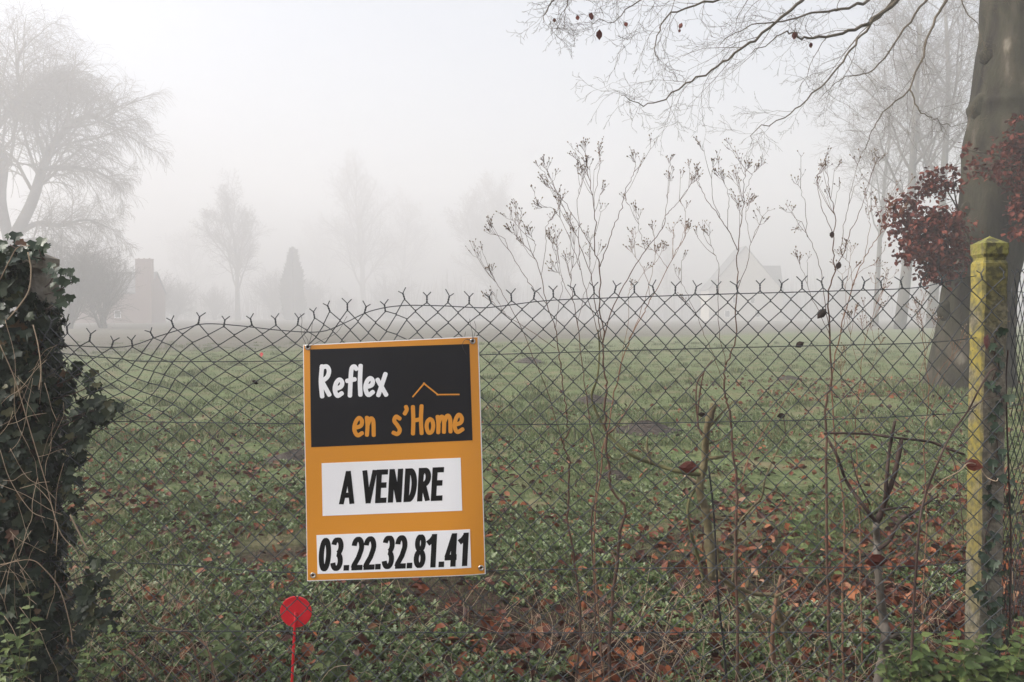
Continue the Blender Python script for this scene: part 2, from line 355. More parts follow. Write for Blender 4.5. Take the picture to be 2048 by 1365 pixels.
UPRIGHT = dict(seg=[9, 7, 5, 4, 3], wob=[.05, .12, .16, .2, .2], trop=[.05, .07, .05, .02, 0], rend=[.25, .3, .3, .4, .5], nch=[13, 9, 7, 5], st=[.28, .2, .15, .15], ang=[.75, .7, .7, .7], lr=[.5, .5, .5, .5], rr=[.5, .5, .55, .6], rmin=.004)
def tree(name, label, cat, px, Y, topy, seed, Q=UPRIGHT, r0=.2, lean=(0, 0), basez=None, twm='twig', group=None, ntrunk=1, Hf=.85):
    k_ = 2.3 if Y < 46 else 3.7; Y *= k_; r0 *= k_ * .93; Q = dict(Q, rmin=Q['rmin'] * k_ * .8); R = random.Random(seed); b = V((xat(px, Y), Y, 0)); b.z = float(gz(b.x, b.y)) - .05
    H = (zat(topy, Y) - b.z) * Hf; t = thing(name, label, cat, b, group); out = [[] for _ in Q['seg']]
    for q in range(ntrunk):
        d = V((lean[0], lean[1], 1)) if ntrunk == 1 else V((lean[0] + R.gauss(0, .28), lean[1] + R.gauss(0, .28), 1))
        grow(R, b + V((R.gauss(0, .2), R.gauss(0, .2), 0)) * (ntrunk > 1), d.normalized(), H * (1 if q == 0 else R.uniform(.7, 1)), r0, 0, Q, out)
    tubes('trunk', out[0], M['bark'], t, 7)
    if len(out) > 1: tubes('crown', [l for o in out[1:] for l in o], M[twm], t, 3)
    return t
QB = dict(UPRIGHT, rmin=.006)
tree('bare_tree', 'rounded bare tree with a short trunk left of centre in the fog', 'tree', 476, 55, 388, 3, dict(QB, nch=[18, 12, 8, 6], st=[.22, .15, .15, .15], lr=[.58, .5, .5, .5], ang=[.6, .6, .7, .7]), .2)
tree('bare_tree', 'tall pale bare tree in the fog above the top left of the sign', 'tree', 728, 75, 330, 5, dict(QB, nch=[22, 13, 8, 6], st=[.2, .15, .15, .15], lr=[.42, .5, .5, .5], ang=[.5, .6, .7, .7]), .3)
tree('bare_tree', 'faint bushy bare tree just right of the tall one above the sign', 'tree', 800, 85, 400, 15, dict(QB, nch=[20, 12, 8, 5], lr=[.45, .5, .5, .5]), .25)
tree('bare_tree', 'broad many-stemmed pale tree in the fog left of the tall dry weeds', 'tree', 1012, 72, 335, 7, dict(QB, nch=[18, 12, 8, 5], st=[.2, .2, .15, .15], lr=[.42, .5, .5, .5], ang=[.45, .5, .6, .7]), .22, ntrunk=4, Hf=.8)
tree('bare_tree', 'small slender bare tree left of the gabled house', 'tree', 1332, 75, 480, 9, dict(QB, nch=[16, 8, 6, 4], st=[.25, .2, .15, .15], lr=[.38, .5, .5, .5], ang=[.55, .6, .6, .7]), .16)
tree('bare_tree', 'very faint bare tree between the chimney house and the rounded tree', 'tree', 380, 82, 455, 29, dict(QB, nch=[18, 11, 8, 5], lr=[.5, .5, .5, .5]), .2)
tree('bare_tree', 'very faint bare tree behind the dark column of the conifer', 'tree', 640, 90, 440, 31, dict(QB, nch=[18, 11, 8, 5], lr=[.5, .5, .5, .5]), .2)
QR = dict(QB, nch=[15, 9, 8, 5], st=[.35, .15, .15, .15], lr=[.45, .5, .5, .5], ang=[.75, .65, .7, .7])
tree('bare_tree', 'tall bare tree with a straight trunk left of the copper leaves', 'tree', 1800, 34, 20, 11, QR, .26, (.05, 0), Hf=.95)
tree('bare_tree', 'tall bare tree leaning right behind the copper leaves', 'tree', 1862, 37, -60, 12, QR, .24, (.09, 0), Hf=.95)
tree('bare_tree', 'thin bare tree left of the straight trunked tree at the right', 'tree', 1752, 44, 160, 13, QR, .16, (.02, 0), Hf=.95)
tree('bare_tree', 'bare tree hidden behind the big beech trunk', 'tree', 1960, 42, -20, 14, QR, .22, Hf=.95)
# big willow at the left
R = random.Random(21); Yw = 112; b = gp(xat(5, Yw), Yw); b.z -= .1
wt = thing('willow_tree', 'large bare willow with drooping twigs at the left edge', 'tree', b)
WQ = dict(seg=[8, 6, 6, 6], wob=[.1, .16, .14, .1], trop=[.02, .04, -.08, -.16], rend=[.4, .35, .4, .5], nch=[16, 12, 9], st=[.2, .12, .1], ang=[.7, .7, .6], lr=[.45, .62, .7], rr=[.45, .5, .6], rmin=.0135)
limbs = [[(5, 655), (12, 570), (20, 490)], [(20, 490), (62, 410), (92, 320), (128, 262), (178, 232), (228, 250)], [(20, 490), (2, 400), (8, 320), (-12, 270), (20, 222), (42, 190), (34, 130), (52, 84)],
         [(30, 470), (78, 446), (120, 452), (170, 440), (215, 455)], [(14, 540), (-40, 470), (-110, 400), (-150, 310)], [(62, 410), (84, 345), (140, 335), (195, 345), (238, 372)], [(8, 320), (-40, 260), (-70, 180), (-60, 130)], [(20, 490), (90, 480), (150, 520), (190, 560)],
         [(92, 320), (70, 250), (80, 190), (120, 165)], [(42, 190), (90, 160), (130, 175), (190, 190)]]
lr_ = [(.5, .36), (.27, .05), (.24, .04), (.13, .03), (.22, .05), (.12, .03), (.13, .03), (.12, .03), (.1, .03), (.07, .02)]
main = []; rest = [[] for _ in range(4)]
for li, (pl, (ra, rb)) in enumerate(zip(limbs, lr_)):
    ra *= 3.0; rb *= 3.0; dy = 0; pts = []
    for q, (x, y) in enumerate(pl):
        pts.append(P(x, y, Yw + dy)); dy += R.uniform(-1.2, 1.2) if li else 0
    pts = cr(pts, 4); rs = [ra + (rb - ra) * i / (len(pts) - 1) for i in range(len(pts))]
    main.append((pts, rs))
    if li:
        Lm = sum((pts[i + 1] - pts[i]).length for i in range(len(pts) - 1))
        kids(R, pts, rs, Lm, 0, WQ, rest, 22 if li < 3 else 15)
tubes('trunk', main, M['bark'], wt, 7); tubes('crown', [l for o in rest[1:] for l in o], M['willow'], wt, 3)
SHRUB = dict(seg=[5, 5, 4, 3], wob=[.12, .16, .2, .2], trop=[.06, .04, .02, 0], rend=[.4, .4, .4, .5], nch=[9, 8, 6], st=[.12, .1, .1], ang=[.55, .6, .7], lr=[.6, .55, .5], rr=[.6, .6, .6], rmin=.005)
for i, (px, Yy, ty, n, lab) in enumerate([
        (140, 36, 470, 14, 'dense grey shrub under the willow, left of the chimney'), (205, 38, 495, 12, 'dense shrub standing against the chimney house'), (60, 37, 500, 12, 'dense shrub right behind the ivy covered post'),
        (548, 60, 540, 10, 'low dark shrub beside the column conifer'), (1250, 80, 575, 9, 'low shrub at the meadow end between the tall weeds'), (1400, 74, 570, 10, 'shrub in front of the left corner of the gabled house'),
        (1590, 76, 580, 10, 'shrub by the right side of the gabled house'), (1690, 60, 560, 10, 'shrub at the meadow end left of the straight tall tree'), (900, 80, 560, 9, 'low faint shrub behind the top of the sign'), (1120, 70, 580, 9, 'low shrub behind the leftmost tall weeds'),
        (1500, 66, 610, 9, 'low shrub in front of the gabled house'), (690, 70, 580, 8, 'low faint shrub left of the tall pale tree'), (1850, 50, 560, 9, 'shrub behind the copper leaves at the meadow end'),
        (350, 52, 560, 11, 'wide low shrub just right of the chimney house'), (430, 58, 575, 9, 'low shrub left of the rounded bare tree trunk'), (620, 64, 560, 9, 'low shrub right of the column conifer'), (780, 66, 545, 9, 'shrub under the tall pale tree above the sign'), (1000, 62, 555, 9, 'shrub at the foot of the broad many-stemmed tree'), (300, 46, 540, 10, 'tall grey shrub against the chimney')]):
    tree('bare_shrub', lab, 'shrub', px, Yy, ty, 100 + i, SHRUB, .05, twm='shrub', group='bare shrubs at the meadow end', ntrunk=n, Hf=.85)
# columnar conifer
R = random.Random(5); Yc = 200; b = gp(xat(586, Yc), Yc); H = zat(505, Yc); ct = thing('conifer_tree', 'dark narrow column conifer in the fog left of the sign', 'tree', b)
tubes('trunk', [(lin(b, b + V((0, 0, H * .9)), 5), [.12, .1, .08, .05, .02])], M['bark'], ct, 6)
rng = np.random.default_rng(3); N = 9000; u = rng.random(N); a = rng.random(N) * 6.283
w = 2.3 * np.minimum(1, (1 - u) * 2.2 + .04) * (.5 + .5 * np.minimum(1, u * 6 + .5)); rr = w * np.sqrt(rng.random(N)) * (1 + .15 * np.sin(3 * a + 9 * u))
pos = np.stack([b.x + rr * np.cos(a), b.y + rr * np.sin(a), .15 + u * (H - .1)], -1)
g = scatter_geo([(-.23, 0, 0), (.23, 0, 0), (0, .12, 1.2)], [(0, 1, 2)], pos, rotmats(a, rng.normal(0, .3, N), rng.normal(0, .5, N)), rng.uniform(.6, 1.4, N))
mesh_np('crown', g[0], g[1], M['evergreen'], ct)
# far wood closing the meadow
R = random.Random(88); ln = []
for i in range(7000):
    Y = R.uniform(240, 320); x = R.uniform(-1, 1) * Y * .8; h = 9 + 5 * math.sin(x * .11 + 1) * math.sin(x * .043) + 3 * math.sin(x * .31); h = max(3, h) * R.uniform(.4, 1.1)
    b = V((x, Y, 0)); e = b + V((R.gauss(0, .12) * h, R.gauss(0, .12) * h, h)); m = (b + e) / 2 + V((R.gauss(0, .3), R.gauss(0, .3), 0)); ln.append(([b, m, e], [.12, .09, .03]))
tag(tubes('far_wood', ln, M['twig'], None, 3), 'grey mass of far trees closing the meadow in the fog', 'wood', kind='stuff')
# ---------------------------------------------------------------- the big beech
BY = 14.2
bt_base = gp(xat(1940, BY), BY)
bt = thing('beech_tree', 'massive old beech with a smooth grey trunk at the right edge', 'tree', bt_base)
prof = [(900, 1940, 130), (845, 1940, 106), (815, 1941, 94), (790, 1942, 86), (750, 1943, 80), (700, 1945, 75), (640, 1951, 70), (575, 1958, 67), (520, 1972, 65), (470, 1984, 67), (430, 1991, 70), (350, 2004, 76), (290, 2011, 80), (235, 2025, 80), (212, 2026, 83), (190, 2034, 82), (110, 2050, 84), (60, 2060, 85), (0, 2064, 88), (-120, 2085, 92), (-300, 2110, 80), (-520, 2130, 60), (-800, 2140, 34)]
NS = 48; vs = []; rr0 = random.Random(4)
cpts = cr([(y, cx, r) for y, cx, r in prof], 5)
for q in cpts:
    c = P(q[1], q[0], BY); rad_ = q[2] / F * BY
    if q[0] > 790: pass
    for k in range(NS):
        a = k / NS * 6.28318; fl = max(0, (q[0] - 640) / 190)
        f = 1 + .03 * math.sin(3 * a + q[0] * .006) + .025 * math.sin(5 * a + 1 + q[0] * .011) + .012 * math.sin(9 * a - q[0] * .02) + .17 * min(fl, 1.3) ** 2 * math.sin(5 * a + 1.2 + .3 * math.sin(q[0] * .02))
        vs.append((c.x + math.cos(a) * rad_ * f, c.y + math.sin(a) * rad_ * f, c.z))
n_ = len(cpts); ii = np.arange(n_ * NS).reshape(n_, NS)
q4 = np.stack([ii[:-1], np.roll(ii, -1, 1)[:-1], np.roll(ii, -1, 1)[1:], ii[1:]], -1).reshape(-1, 4)
tr_ = mesh_np('trunk', vs, [q4[:, ::-1], ii[-1:].copy()], M['beech_bark'], bt, True)
def knob(px, py, r, dx=0):      # healed branch scars bulging from the bark
    c = P(px, py, BY - .1); v = []; f = []
    nu, nv = 14, 9
    for i in range(nv):
        th = math.pi * i / (nv - 1)
        for j in range(nu):
            ph = 2 * math.pi * j / nu; k = 1 + .14 * math.sin(3 * ph + i) + .1 * math.sin(5 * ph - 2 * i)
            v.append((c.x + r * k * math.sin(th) * math.cos(ph), c.y + r * k * math.sin(th) * math.sin(ph), c.z + 1.25 * r * math.cos(th)))
    for i in range(nv - 1):
        for j in range(nu): f.append((i * nu + j, (i + 1) * nu + j, (i + 1) * nu + (j + 1) % nu, i * nu + (j + 1) % nu))
    mesh_np('bark_knob', v, [np.array(f)], M['beech_bark'], bt, True)
knob(1966, 214, .19); knob(1892, 622, .14); knob(1974, 112, .12); knob(1936, 420, .12)
# right hand limb leaving the trunk out of the frame
pl = cr([P(2000, 470, BY), P(2050, 400, BY), P(2120, 300, BY - .3), P(2230, 120, BY - .4), P(2360, -160, BY - .5)], 5)
limbsB = [(pl, [.58 - .4 * i / (len(pl) - 1) for i in range(len(pl))])]
R = random.Random(77)
TW = dict(seg=[8, 7, 6, 4], wob=[.1, .17, .2, .22], trop=[0, -.02, -.03, -.01], rend=[.3, .3, .35, .5], nch=[12, 6, 3], st=[.12, .15, .15], ang=[.65, .7, .75], lr=[.42, .5, .42], rr=[.34, .42, .6], rmin=.001)
# px limbs: (points, depth at outer end, depth at inner end, r inner, r outer); inner end runs on to the trunk high above the frame
bl = [([(1604, 2), (1563, 36), (1512, 77), (1455, 118), (1409, 148), (1358, 179), (1317, 205), (1276, 207), (1243, 190)], 7.6, 6.6, .03, .005, 1.8),
      ([(1793, 3), (1757, 31), (1711, 59), (1650, 74), (1609, 77), (1588, 64), (1555, 72), (1500, 110)], 8.4, 7.4, .045, .006, 1.5),
      ([(1783, 5), (1732, 61), (1701, 102), (1665, 148), (1614, 200), (1568, 235), (1512, 258), (1500, 290)], 9.0, 8.0, .03, .005, 1.6),
      ([(1850, 5), (1809, 56), (1768, 118), (1727, 148), (1680, 160), (1640, 200)], 9.6, 8.8, .028, .005, 1.5),
      ([(1892, 3), (1865, 51), (1844, 113), (1819, 179), (1768, 225), (1745, 262), (1732, 297)], 10.2, 9.4, .035, .006, 1.6),
      ([(1819, 179), (1836, 215), (1850, 230), (1875, 243), (1901, 251), (1946, 244)], 9.85, 9.7, .02, .004, 1.2),
      ([(1737, 0), (1686, 18), (1624, 26), (1563, 41), (1500, 52), (1440, 90)], 8.0, 7.0, .03, .005, 1.6),
      ([(1660, -40), (1560, -20), (1470, -6), (1390, 10), (1330, 40), (1312, 90), (1318, 130)], 7.0, 6.4, .03, .004, 1.3),
      ([(1560, -60), (1420, -50), (1290, -32), (1180, -20), (1110, -4), (1090, 30), (1086, 48)], 6.6, 5.8, .028, .004, 1.05),
      ([(1420, -50), (1330, -25), (1262, 10), (1225, 44), (1180, 40)], 6.3, 6.0, .015, .003, 1.1),
      ([(1330, -60), (1240, -45), (1150, -20), (1130, 20), (1140, 60)], 6.2, 5.9, .012, .003, .9),
      ([(1920, -20), (1930, 20), (1960, 60), (1962, 90)], 10.6, 10.2, .02, .004, 1.4)]
rest = [[] for _ in range(4)]
joinz = 6.2
for i, (pl, Ya, Yb, ra, rb, L) in enumerate(bl):
    n = len(pl); pts = [P(x, y, Ya + (Yb - Ya) * k / (n - 1) + R.uniform(-.06, .06)) for k, (x, y) in enumerate(pl)]
    pts = cr(pts, 4); pts = [pts[0]] + [q + V((R.gauss(0, .009), R.gauss(0, .009), R.gauss(0, .009))) for q in pts[1:]]; rs = [ra + (rb - ra) * (k / (len(pts) - 1)) ** .8 for k in range(len(pts))]
    rs = [q * .5 for q in rs]; limbsB.append((pts, rs))
    kids(R, pts, rs, L, 0, TW, rest, 14 if i in (0, 2, 7, 8) else 10)
    if pl[0][1] < 6 and i not in (9, 10, 5):       # run on up to the trunk
        tz = joinz + .35 * i; end = V((xat(2085, BY), BY - .2, tz)); d0 = (pts[0] - pts[1]).normalized()
        mid = pts[0] + d0 * (end - pts[0]).length * .35 + V((0, 0, .4))
        up = cr([pts[0], mid, end], 6); limbsB.append((up, [ra * .5 + (.14 - ra) * k / (len(up) - 1) for k in range(len(up))]))
    elif i in (9, 10):
        pass
tubes('branch', limbsB, M['beech_twig'], bt, 7)
tubes('twig', [l for o in rest[1:] for l in o], M['beech_twig'], bt, 3)
LEAF = [(0, 0, 0), (.26, .3, .06), (0, .35, 0), (-.26, .3, .06), (.27, .62, .07), (0, .65, .0), (-.27, .62, .07), (0, 1, -.06)]
LEAFF = [(0, 1, 2), (0, 2, 3), (1, 4, 5, 2), (3, 2, 5, 6), (4, 7, 5), (6, 5, 7)]
def one_leaf(name, px, py, Y, size, seed, m, parent=None, rot=None, wide=1.0):
    r_ = np.random.default_rng(seed); c = P(px, py, Y)
    yaw, pit, rol = rot if rot else (r_.uniform(-.5, .5), r_.uniform(-1.9, -1.3), r_.uniform(-.6, .6))
    T = np.array(LEAF, float); T = T - [0, .5, 0]; T[:, 0] *= 1.25 * wide; T[:, 2] += .22 * (T[:, 1]) ** 2 + r_.normal(0, .03, len(T))
    v, f = scatter_geo(T, LEAFF, np.array([tuple(c)]), rotmats(np.array([0.]), np.array([pit]), np.array([rol])) @ rotmats(np.array([yaw]), np.array([0.]), np.array([0.])), np.array([size]))
    o = mesh_np(name, v, f, m, parent); sm = o.modifiers.new('thickness', 'SOLIDIFY'); sm.thickness = .0012
    return o
for i, (px, py, s) in enumerate([(1183, 33, .055), (1199, 70, .062), (1155, 36, .035), (1252, 49, .035), (1361, 52, .05), (1359, 62, .03), (1109, 41, .03), (1589, 72, .06), (1622, 91, .045), (1320, 56, .02)]):
    one_leaf('leaf', px, py, 5.9 if px < 1300 else 7.6, s * 1.15, i, M['red_leaf'], bt)
# copper leaved low branches
def leafy(name, label, centers, N, seed, size=.075, lines=None):
    r_ = np.random.default_rng(seed); ps = []
    tot = sum(c[3] for c in centers)
    for (px, py, rpx, wgt, Yc) in centers:
        n = int(N * wgt / tot); c = P(px, py, Yc); rr = rpx / F * Yc
        q = r_.normal(0, 1, (n, 3)); q /= np.linalg.norm(q, axis=1, keepdims=True); q *= np.where(r_.random((n, 1)) < .16, r_.uniform(1, 1.45, (n, 1)), r_.random((n, 1)) ** .45) * rr; q[:, 2] *= .75
        lay = np.round(q[:, 2] / .11) * .11; q[:, 2] = lay * .4 + q[:, 2] * .6 - .15 * np.abs(q[:, 0])   # beech leaves lie in flat sprays
        ps.append(q + np.array(c))
    ps = np.concatenate(ps); n = len(ps)
    v, f = scatter_geo(np.array(LEAF) * [1.2, 1, 1], LEAFF, ps, rotmats(r_.random(n) * 6.28, r_.normal(-.45, .6, n), r_.normal(0, .75, n)), r_.uniform(.5, 1.3, n) * size)
    br = thing_branch = tubes(name, lines, M['beech_twig'], bt, 5); tag(br, label)
    fo = mesh_np('foliage', v, f, M['red_leaf'], None); fo.parent = br; fo.location = -br.location - V(bt.location)
    return br
def fan(root, targets, r, seed):
    R = random.Random(seed); out = []
    for tx, ty, tY in targets:
        e = P(tx, ty, tY); m = (root + e) / 2 + V((R.uniform(-.1, .1), R.uniform(-.1, .1), R.uniform(.02, .15))); pts = cr([root, m, e], 5)
        out.append((pts, [r * (1 - .75 * k / (len(pts) - 1)) for k in range(len(pts))]))
        for k in range(7):
            a = pts[3 + k]; b = a + V((R.uniform(-.35, .35), R.uniform(-.3, .3), R.uniform(-.15, .2)))
            out.append((lin(a, b, 4), [.005, .004, .003, .002]))
    return out
leafy('leafy_branch', 'branch of dense copper red leaves left of the trunk', [(1865, 470, 62, 9, 13.4), (1890, 440, 40, 3.5, 13.3), (1830, 440, 45, 2.2, 13.4), (1800, 445, 32, .8, 13.5), (1872, 372, 30, 1.2, 13.4), (1852, 372, 26, .8, 13.5), (1880, 530, 40, 3.6, 13.4), (1840, 505, 40, 3, 13.3), (1872, 545, 30, 1.4, 13.3), (1790, 415, 26, .5, 13.5), (1775, 425, 22, .25, 13.6), (1818, 400, 28, .8, 13.5), (1905, 365, 22, .5, 13.3), (1862, 345, 16, .35, 13.4), (1900, 500, 32, 2, 13.3), (1905, 335, 14, .2, 13.3)], 4300, 3, .08,
      fan(P(1945, 500, 13.9), [(1860, 420, 13.4), (1790, 430, 13.5), (1870, 345, 13.4), (1870, 550, 13.4), (1840, 500, 13.3), (1905, 350, 13.3)], .022, 1))
leafy('leafy_branch', 'sparse copper red leaves hanging across the front of the trunk', [(2020, 285, 30, 1.6, 13.1), (1995, 330, 34, 1.2, 13.1), (2040, 300, 26, 2, 13.1), (1960, 320, 26, .5, 13.2), (1945, 350, 20, .3, 13.2), (2010, 345, 32, 1.3, 13.1), (2040, 375, 24, 1.5, 13.0), (2038, 405, 18, 1.1, 13.0), (2035, 425, 16, .9, 13.0), (2038, 465, 20, 1.2, 13.0), (1925, 296, 14, .2, 13.2), (2065, 420, 34, 3, 13.0), (2065, 330, 34, 3, 13.0), (2030, 240, 14, .4, 13.1)], 1700, 4, .08,
      fan(P(2110, 350, 13.7), [(1990, 325, 13.1), (1930, 300, 13.2), (2035, 420, 13.0), (2035, 465, 13.0), (2035, 285, 13.1)], .02, 2))
# ---------------------------------------------------------------- fence
FY = 2.86
def FX(px): return (px - 1024) / F * FY
topx = [-80, 60, 120, 160, 200, 235, 265, 295, 325, 360, 400, 440, 500, 560, 610, 650, 690, 730, 770, 812, 850, 890, 960, 1040, 1160, 1280, 1400, 1550, 1650, 1800, 1880, 1940, 1990, 2020]
topy = [650, 645, 655, 668, 684, 696, 698, 690, 672, 652, 644, 652, 650, 654, 636, 622, 618, 624, 624, 598, 606, 606, 608, 597, 588, 585, 584, 582, 574, 573, 570, 562, 556, 552]
topX = np.array([FX(a) for a in topx]); topZ = np.array([P(1024, b, FY).z for b in topy])
ZN = P(1024, 604, FY).z; ZL = P(1024, 905, FY).z
hw = 20.6 / F * FY; hh = 20.6 / F * FY; NJ = int((ZN + .03) / hh) + 1
Rf = random.Random(9)
def warp(x, z, dep=0):
    t = min(1.05, max(0, (z - ZL) / (ZN - ZL))); t = t * t * (3 - 2 * t) if t < 1 else t
    dz = (np.interp(x, topX, topZ) - ZN) * t
    k = max(0, min(1, (-.25 - x) / .5)) * t          # the slack left part is pulled about
    xx = x + .006 * math.sin(7 * x + 5 * z) + k * (.03 * math.sin(9 * z + 6 * x)) + .002 * math.sin(40 * x + 31 * z)
    zz = z + dz + .003 * math.sin(11 * x + 3 * z)
    yy = FY + dep + .012 * math.sin(3 * x + 2 * z) * t + .03 * k * math.sin(13 * x + 4 * z)
    return V((xx, yy, zz))
fx0, fx1 = FX(-70), FX(2016)
fence = thing('chain_link_fence', 'rusty grey chain link fence sagging at the left with loose barbed top', 'fence', (FX(1000), FY, 0))
lines = []; barbs = []
K = int((fx1 - fx0) / hw)
for k in range(K):
    xc = fx0 + (k + .5) * hw; pts = []
    for j in range(NJ):
        s = 1 if (j + k) % 2 == 0 else -1
        x = xc + s * (hw / 2 + .0012); z = ZN - j * hh; dep = .0016 * s
        if j: pts.append(warp(x - s * .14 * hw, z + .13 * hh, dep * .2))
        pts.append(warp(x, z + (.003 if j else 0), dep)); pts.append(warp(x, z - .003, -dep))
        if j < NJ - 1: pts.append(warp(x - s * .14 * hw, z - .13 * hh, -dep * .2))
    if len(pts) and (k % 2 == 0): pass
    lines.append((pts, [.0018] * len(pts)))
    s0 = 1 if k % 2 == 0 else -1
    x = xc + s0 * (hw / 2); a0 = warp(x, ZN); bp = []
    lean = V((np.interp(x, topX, np.gradient(topZ, topX)) * -.6 + .25 * math.sin(x * 23), .15 * math.sin(x * 31), 1)).normalized(); sx = lean.cross(V((0, 1, 0))).normalized() * -1
    rot_ = Rf.uniform(-.3, .3) if s0 > 0 else 0
    for q in range(7):
        t = q / 6; an = t * 7 + (0 if s0 > 0 else math.pi); bp.append(a0 + lean * .019 * t + (sx * math.cos(an) + V((0, 1, 0)) * math.sin(an)) * .0016)
    kk = Rf.uniform(.7, 1.2); bp.append(bp[-1] + lean * .005 * kk - sx * s0 * .0045); bp.append(bp[-1] + lean * .013 * kk - sx * s0 * .0125 * kk)
    barbs.append((bp, [.0018] * len(bp)))
tubes('wire_mesh', lines + barbs, M['wire'], fence, 5)
def line_wire(pl, dep=.006, r=.0018, end=None):
    pts = [P(x, y, FY + dep + .0015 * math.sin(x * .07)) for x, y in pl]
    if end: pts.append(end)
    pts = cr(pts, 5); tubes('line_wire', [(pts, [r] * len(pts))], M['wire'], fence, 6)
PX0, PX1, PYF, PYB = (1966 - 1024) / F * 2.885, (2016 - 1024) / F * 2.885, 2.885, 2.975
def hole(py): return P(1952, py, 2.925)
line_wire([(-70, 690), (60, 688), (150, 692), (250, 694), (320, 672), (370, 657), (412, 648), (480, 652), (560, 661), (640, 664), (690, 646), (740, 623), (800, 612), (880, 612), (960, 616), (1000, 613), (1090, 602), (1200, 597), (1400, 590), (1650, 583), (1820, 577), (1890, 564)], end=hole(552))
line_wire([(-70, 700), (80, 704), (170, 712), (240, 718), (300, 723), (600, 722), (1000, 709), (1500, 695), (1800, 688), (1900, 682)], end=hole(676))
line_wire([(-70, 840), (200, 843), (600, 848), (1000, 850), (1400, 845), (1700, 838), (1900, 828)], end=hole(822))
line_wire([(-70, 1120), (200, 1125), (350, 1130), (480, 1140), (620, 1146), (970, 1142), (1250, 1137), (1700, 1135), (1870, 1130)], end=hole(1118))
line_wire([(-70, 1262), (200, 1263), (600, 1263), (1000, 1266), (1500, 1265), (1900, 1266)], end=hole(1265))
# section past the post, turning away
f2 = thing('chain_link_fence', 'chain link fence panel turning away beyond the yellow lichen post', 'fence', (PX1, FY, 0))
lines = []; o0 = V((PX1 + .01, FY + .03, 0)); dv = V((math.cos(rad(48)), math.sin(rad(48)), 0)); ZN2 = P(1024, 562, FY).z
for k in range(40):
    pts = []
    for j in range(NJ + 1):
        s = 1 if (j + k) % 2 == 0 else -1; u = (k + .5) * hw + s * (hw / 2 + .001); z = ZN2 - j * hh
        q = o0 + dv * u + V((0, .02 * math.sin(5 * u + 3 * z), z + .01 * math.sin(9 * u))); q.x += .01 * math.sin(8 * z + 3 * u); pts.append(q + V((0, .0012 * s, 0)))
    lines.append((pts, [.0018] * len(pts)))
    a0 = pts[0]; s0 = 1 if k % 2 == 0 else -1; lines.append(([a0, a0 + V((.001, 0, .01)), a0 + V((.001 * s0, 0, .02)), a0 + V((-.012 * s0, 0, .036))], [.0018] * 4))
tubes('wire_mesh', lines, M['wire'], f2, 4)
for py in (580, 676, 826, 1135, 1266):
    z = P(1024, py, FY).z; tubes('line_wire', [(lin(V((PX1 - .004, 2.93, z)), o0 + dv * 1.3 + V((0, .02, z)), 6), [.0014] * 6)], M['wire'], f2, 5)
# concrete posts
def post(name, label, cx, cy, hx, hy, ztop, cm='concrete'):
    t = thing(name, label, 'fence post', (cx, cy, 0))
    def loops(L):
        v, f = [], []
        for (z, sx, sy, ch) in L:
            a, b = hx * sx, hy * sy
            v += [(cx - a + ch, cy - b, z), (cx + a - ch, cy - b, z), (cx + a, cy - b + ch, z), (cx + a, cy + b - ch, z), (cx + a - ch, cy + b, z), (cx - a + ch, cy + b, z), (cx - a, cy + b - ch, z), (cx - a, cy - b + ch, z)]
        n = len(L)
        for i in range(n - 1):
            for k in range(8): f.append((i * 8 + k, i * 8 + (k + 1) % 8, (i + 1) * 8 + (k + 1) % 8, (i + 1) * 8 + k))
        return v, [np.array(f), np.array([list(range((n - 1) * 8, n * 8)), list(range(7, -1, -1))])]
    z1 = ztop - .096
    Rp = random.Random(int(cx * 100)); v, f = loops([(-.3, 1, 1, .006)] + [(.04 * k, 1 + Rp.uniform(-.014, .014), 1 + Rp.uniform(-.014, .014), .006 + Rp.uniform(-.002, .004)) for k in range(1, int(z1 / .04))] + [(z1, 1, 1, .006), (z1 + .012, .86, .86, .005)]); mesh_np('shaft', v, f, M[cm], t)
    v, f = loops([(z1 + .0125, .87, .87, .005), (z1 + .02, .87, .87, .005), (z1 + .032, 1.0, 1.0, .004), (z1 + .068, 1.02, 1.02, .004), (ztop - .003, .06, .06, .0006), (ztop, .02, .02, .0004)]); mesh_np('cap', v, f, M[cm], t)
    return t
PCX, PCY = (PX0 + PX1) / 2, (PYF + PYB) / 2
ZT = P(1975, 472, PCY).z
post('fence_post', 'square concrete post with yellow lichen and a pyramid cap at the right', PCX, PCY, (PX1 - PX0) / 2, (PYB - PYF) / 2, ZT)
LPX = FX(48)
post('fence_post', 'concrete post almost buried under dark ivy at the left edge', LPX, FY + .09, .05, .05, P(48, 497, FY).z, 'plain')
